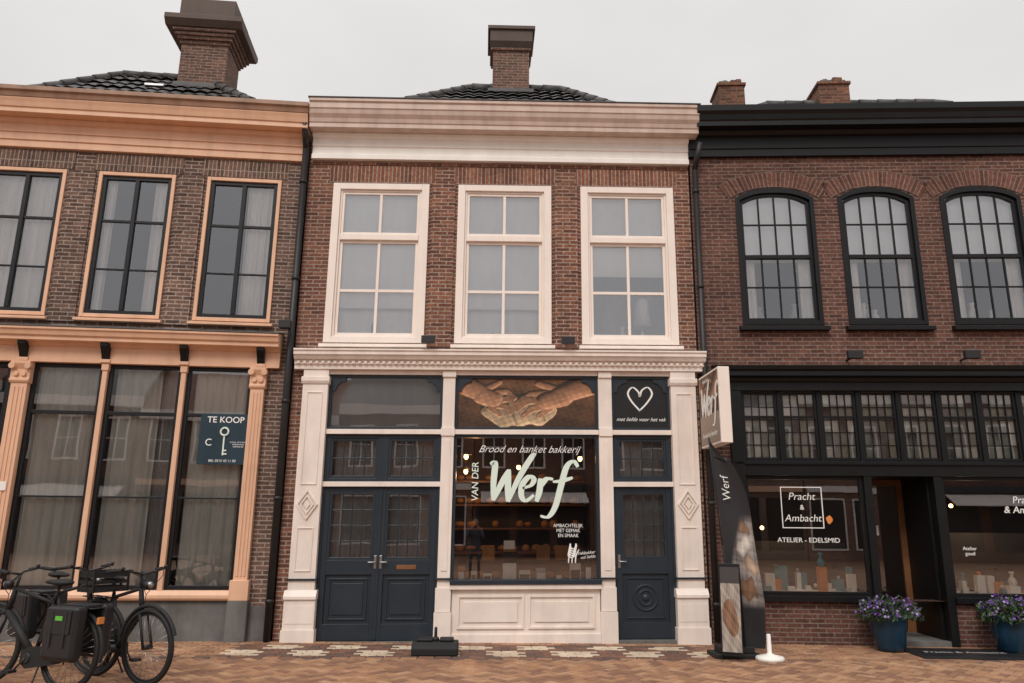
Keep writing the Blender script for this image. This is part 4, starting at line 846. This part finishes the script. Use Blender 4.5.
# ---------------------------------------------------------------- world, sun, camera
w=bpy.data.worlds.new('World'); S.world=w; w.use_nodes=True; nt=w.node_tree; bg=nt.nodes['Background']
sky=N(nt,'ShaderNodeTexSky'); sky.sky_type='NISHITA'; sky.sun_disc=False; sky.sun_elevation=math.radians(45); sky.sun_rotation=math.radians(200); sky.dust_density=5; sky.air_density=1
hs_=N(nt,'ShaderNodeHueSaturation'); hs_.inputs['Saturation'].default_value=.15; nt.links.new(sky.outputs[0],hs_.inputs['Color'])
tc=N(nt,'ShaderNodeTexCoord'); mp=N(nt,'ShaderNodeMapping'); mp.inputs['Scale'].default_value=(1,1,2.5); nt.links.new(tc.outputs['Generated'],mp.inputs[0])
no=N(nt,'ShaderNodeTexNoise'); no.inputs['Scale'].default_value=1.6; no.inputs['Detail'].default_value=5; nt.links.new(mp.outputs[0],no.inputs['Vector'])
cl=ramp(nt,no.outputs['Fac'],(.69,.675,.67),(.82,.80,.79),.3,.7)
sep=N(nt,'ShaderNodeSeparateXYZ'); nt.links.new(tc.outputs['Generated'],sep.inputs[0])
mx0=N(nt,'ShaderNodeMath',operation='MAXIMUM'); nt.links.new(sep.outputs['Z'],mx0.inputs[0]); mx0.inputs[1].default_value=0
pw=N(nt,'ShaderNodeMath',operation='POWER'); nt.links.new(mx0.outputs[0],pw.inputs[0]); pw.inputs[1].default_value=5
ma=N(nt,'ShaderNodeMath',operation='MULTIPLY_ADD'); nt.links.new(pw.outputs[0],ma.inputs[0]); ma.inputs[1].default_value=18.0; ma.inputs[2].default_value=10.2
sc_=N(nt,'ShaderNodeVectorMath',operation='SCALE'); nt.links.new(cl,sc_.inputs[0]); nt.links.new(ma.outputs[0],sc_.inputs['Scale'])
mx=N(nt,'ShaderNodeMixRGB'); mx.inputs[0].default_value=.9; nt.links.new(hs_.outputs[0],mx.inputs[1]); nt.links.new(sc_.outputs[0],mx.inputs[2])
nt.links.new(mx.outputs[0],bg.inputs[0]); bg.inputs[1].default_value=.1
sl=bpy.data.lights.new('sun','SUN'); sl.energy=1.5; sl.angle=math.radians(20); sl.color=(1,.94,.86); so=bpy.data.objects.new('sun',sl); COL.objects.link(so)
az=math.radians(200); el=math.radians(45); d_=Vector((math.sin(az)*math.cos(el),math.cos(az)*math.cos(el),math.sin(el)))
so.rotation_euler=d_.to_track_quat('Z','Y').to_euler(); so.location=(0,-5,15)
R=(Matrix.Rotation(math.radians(-2),3,'Z')@Matrix.Rotation(math.radians(103.5),3,'X')@Matrix.Rotation(math.radians(.6),3,'Z'))
cam=bpy.data.cameras.new('camera'); co=bpy.data.objects.new('camera',cam); COL.objects.link(co); co.matrix_world=Matrix.Translation((0,-11.3,1.6))@R.to_4x4()
cam.sensor_width=36; cam.lens=760/1024*36; cam.clip_start=.05; cam.clip_end=600; S.camera=co
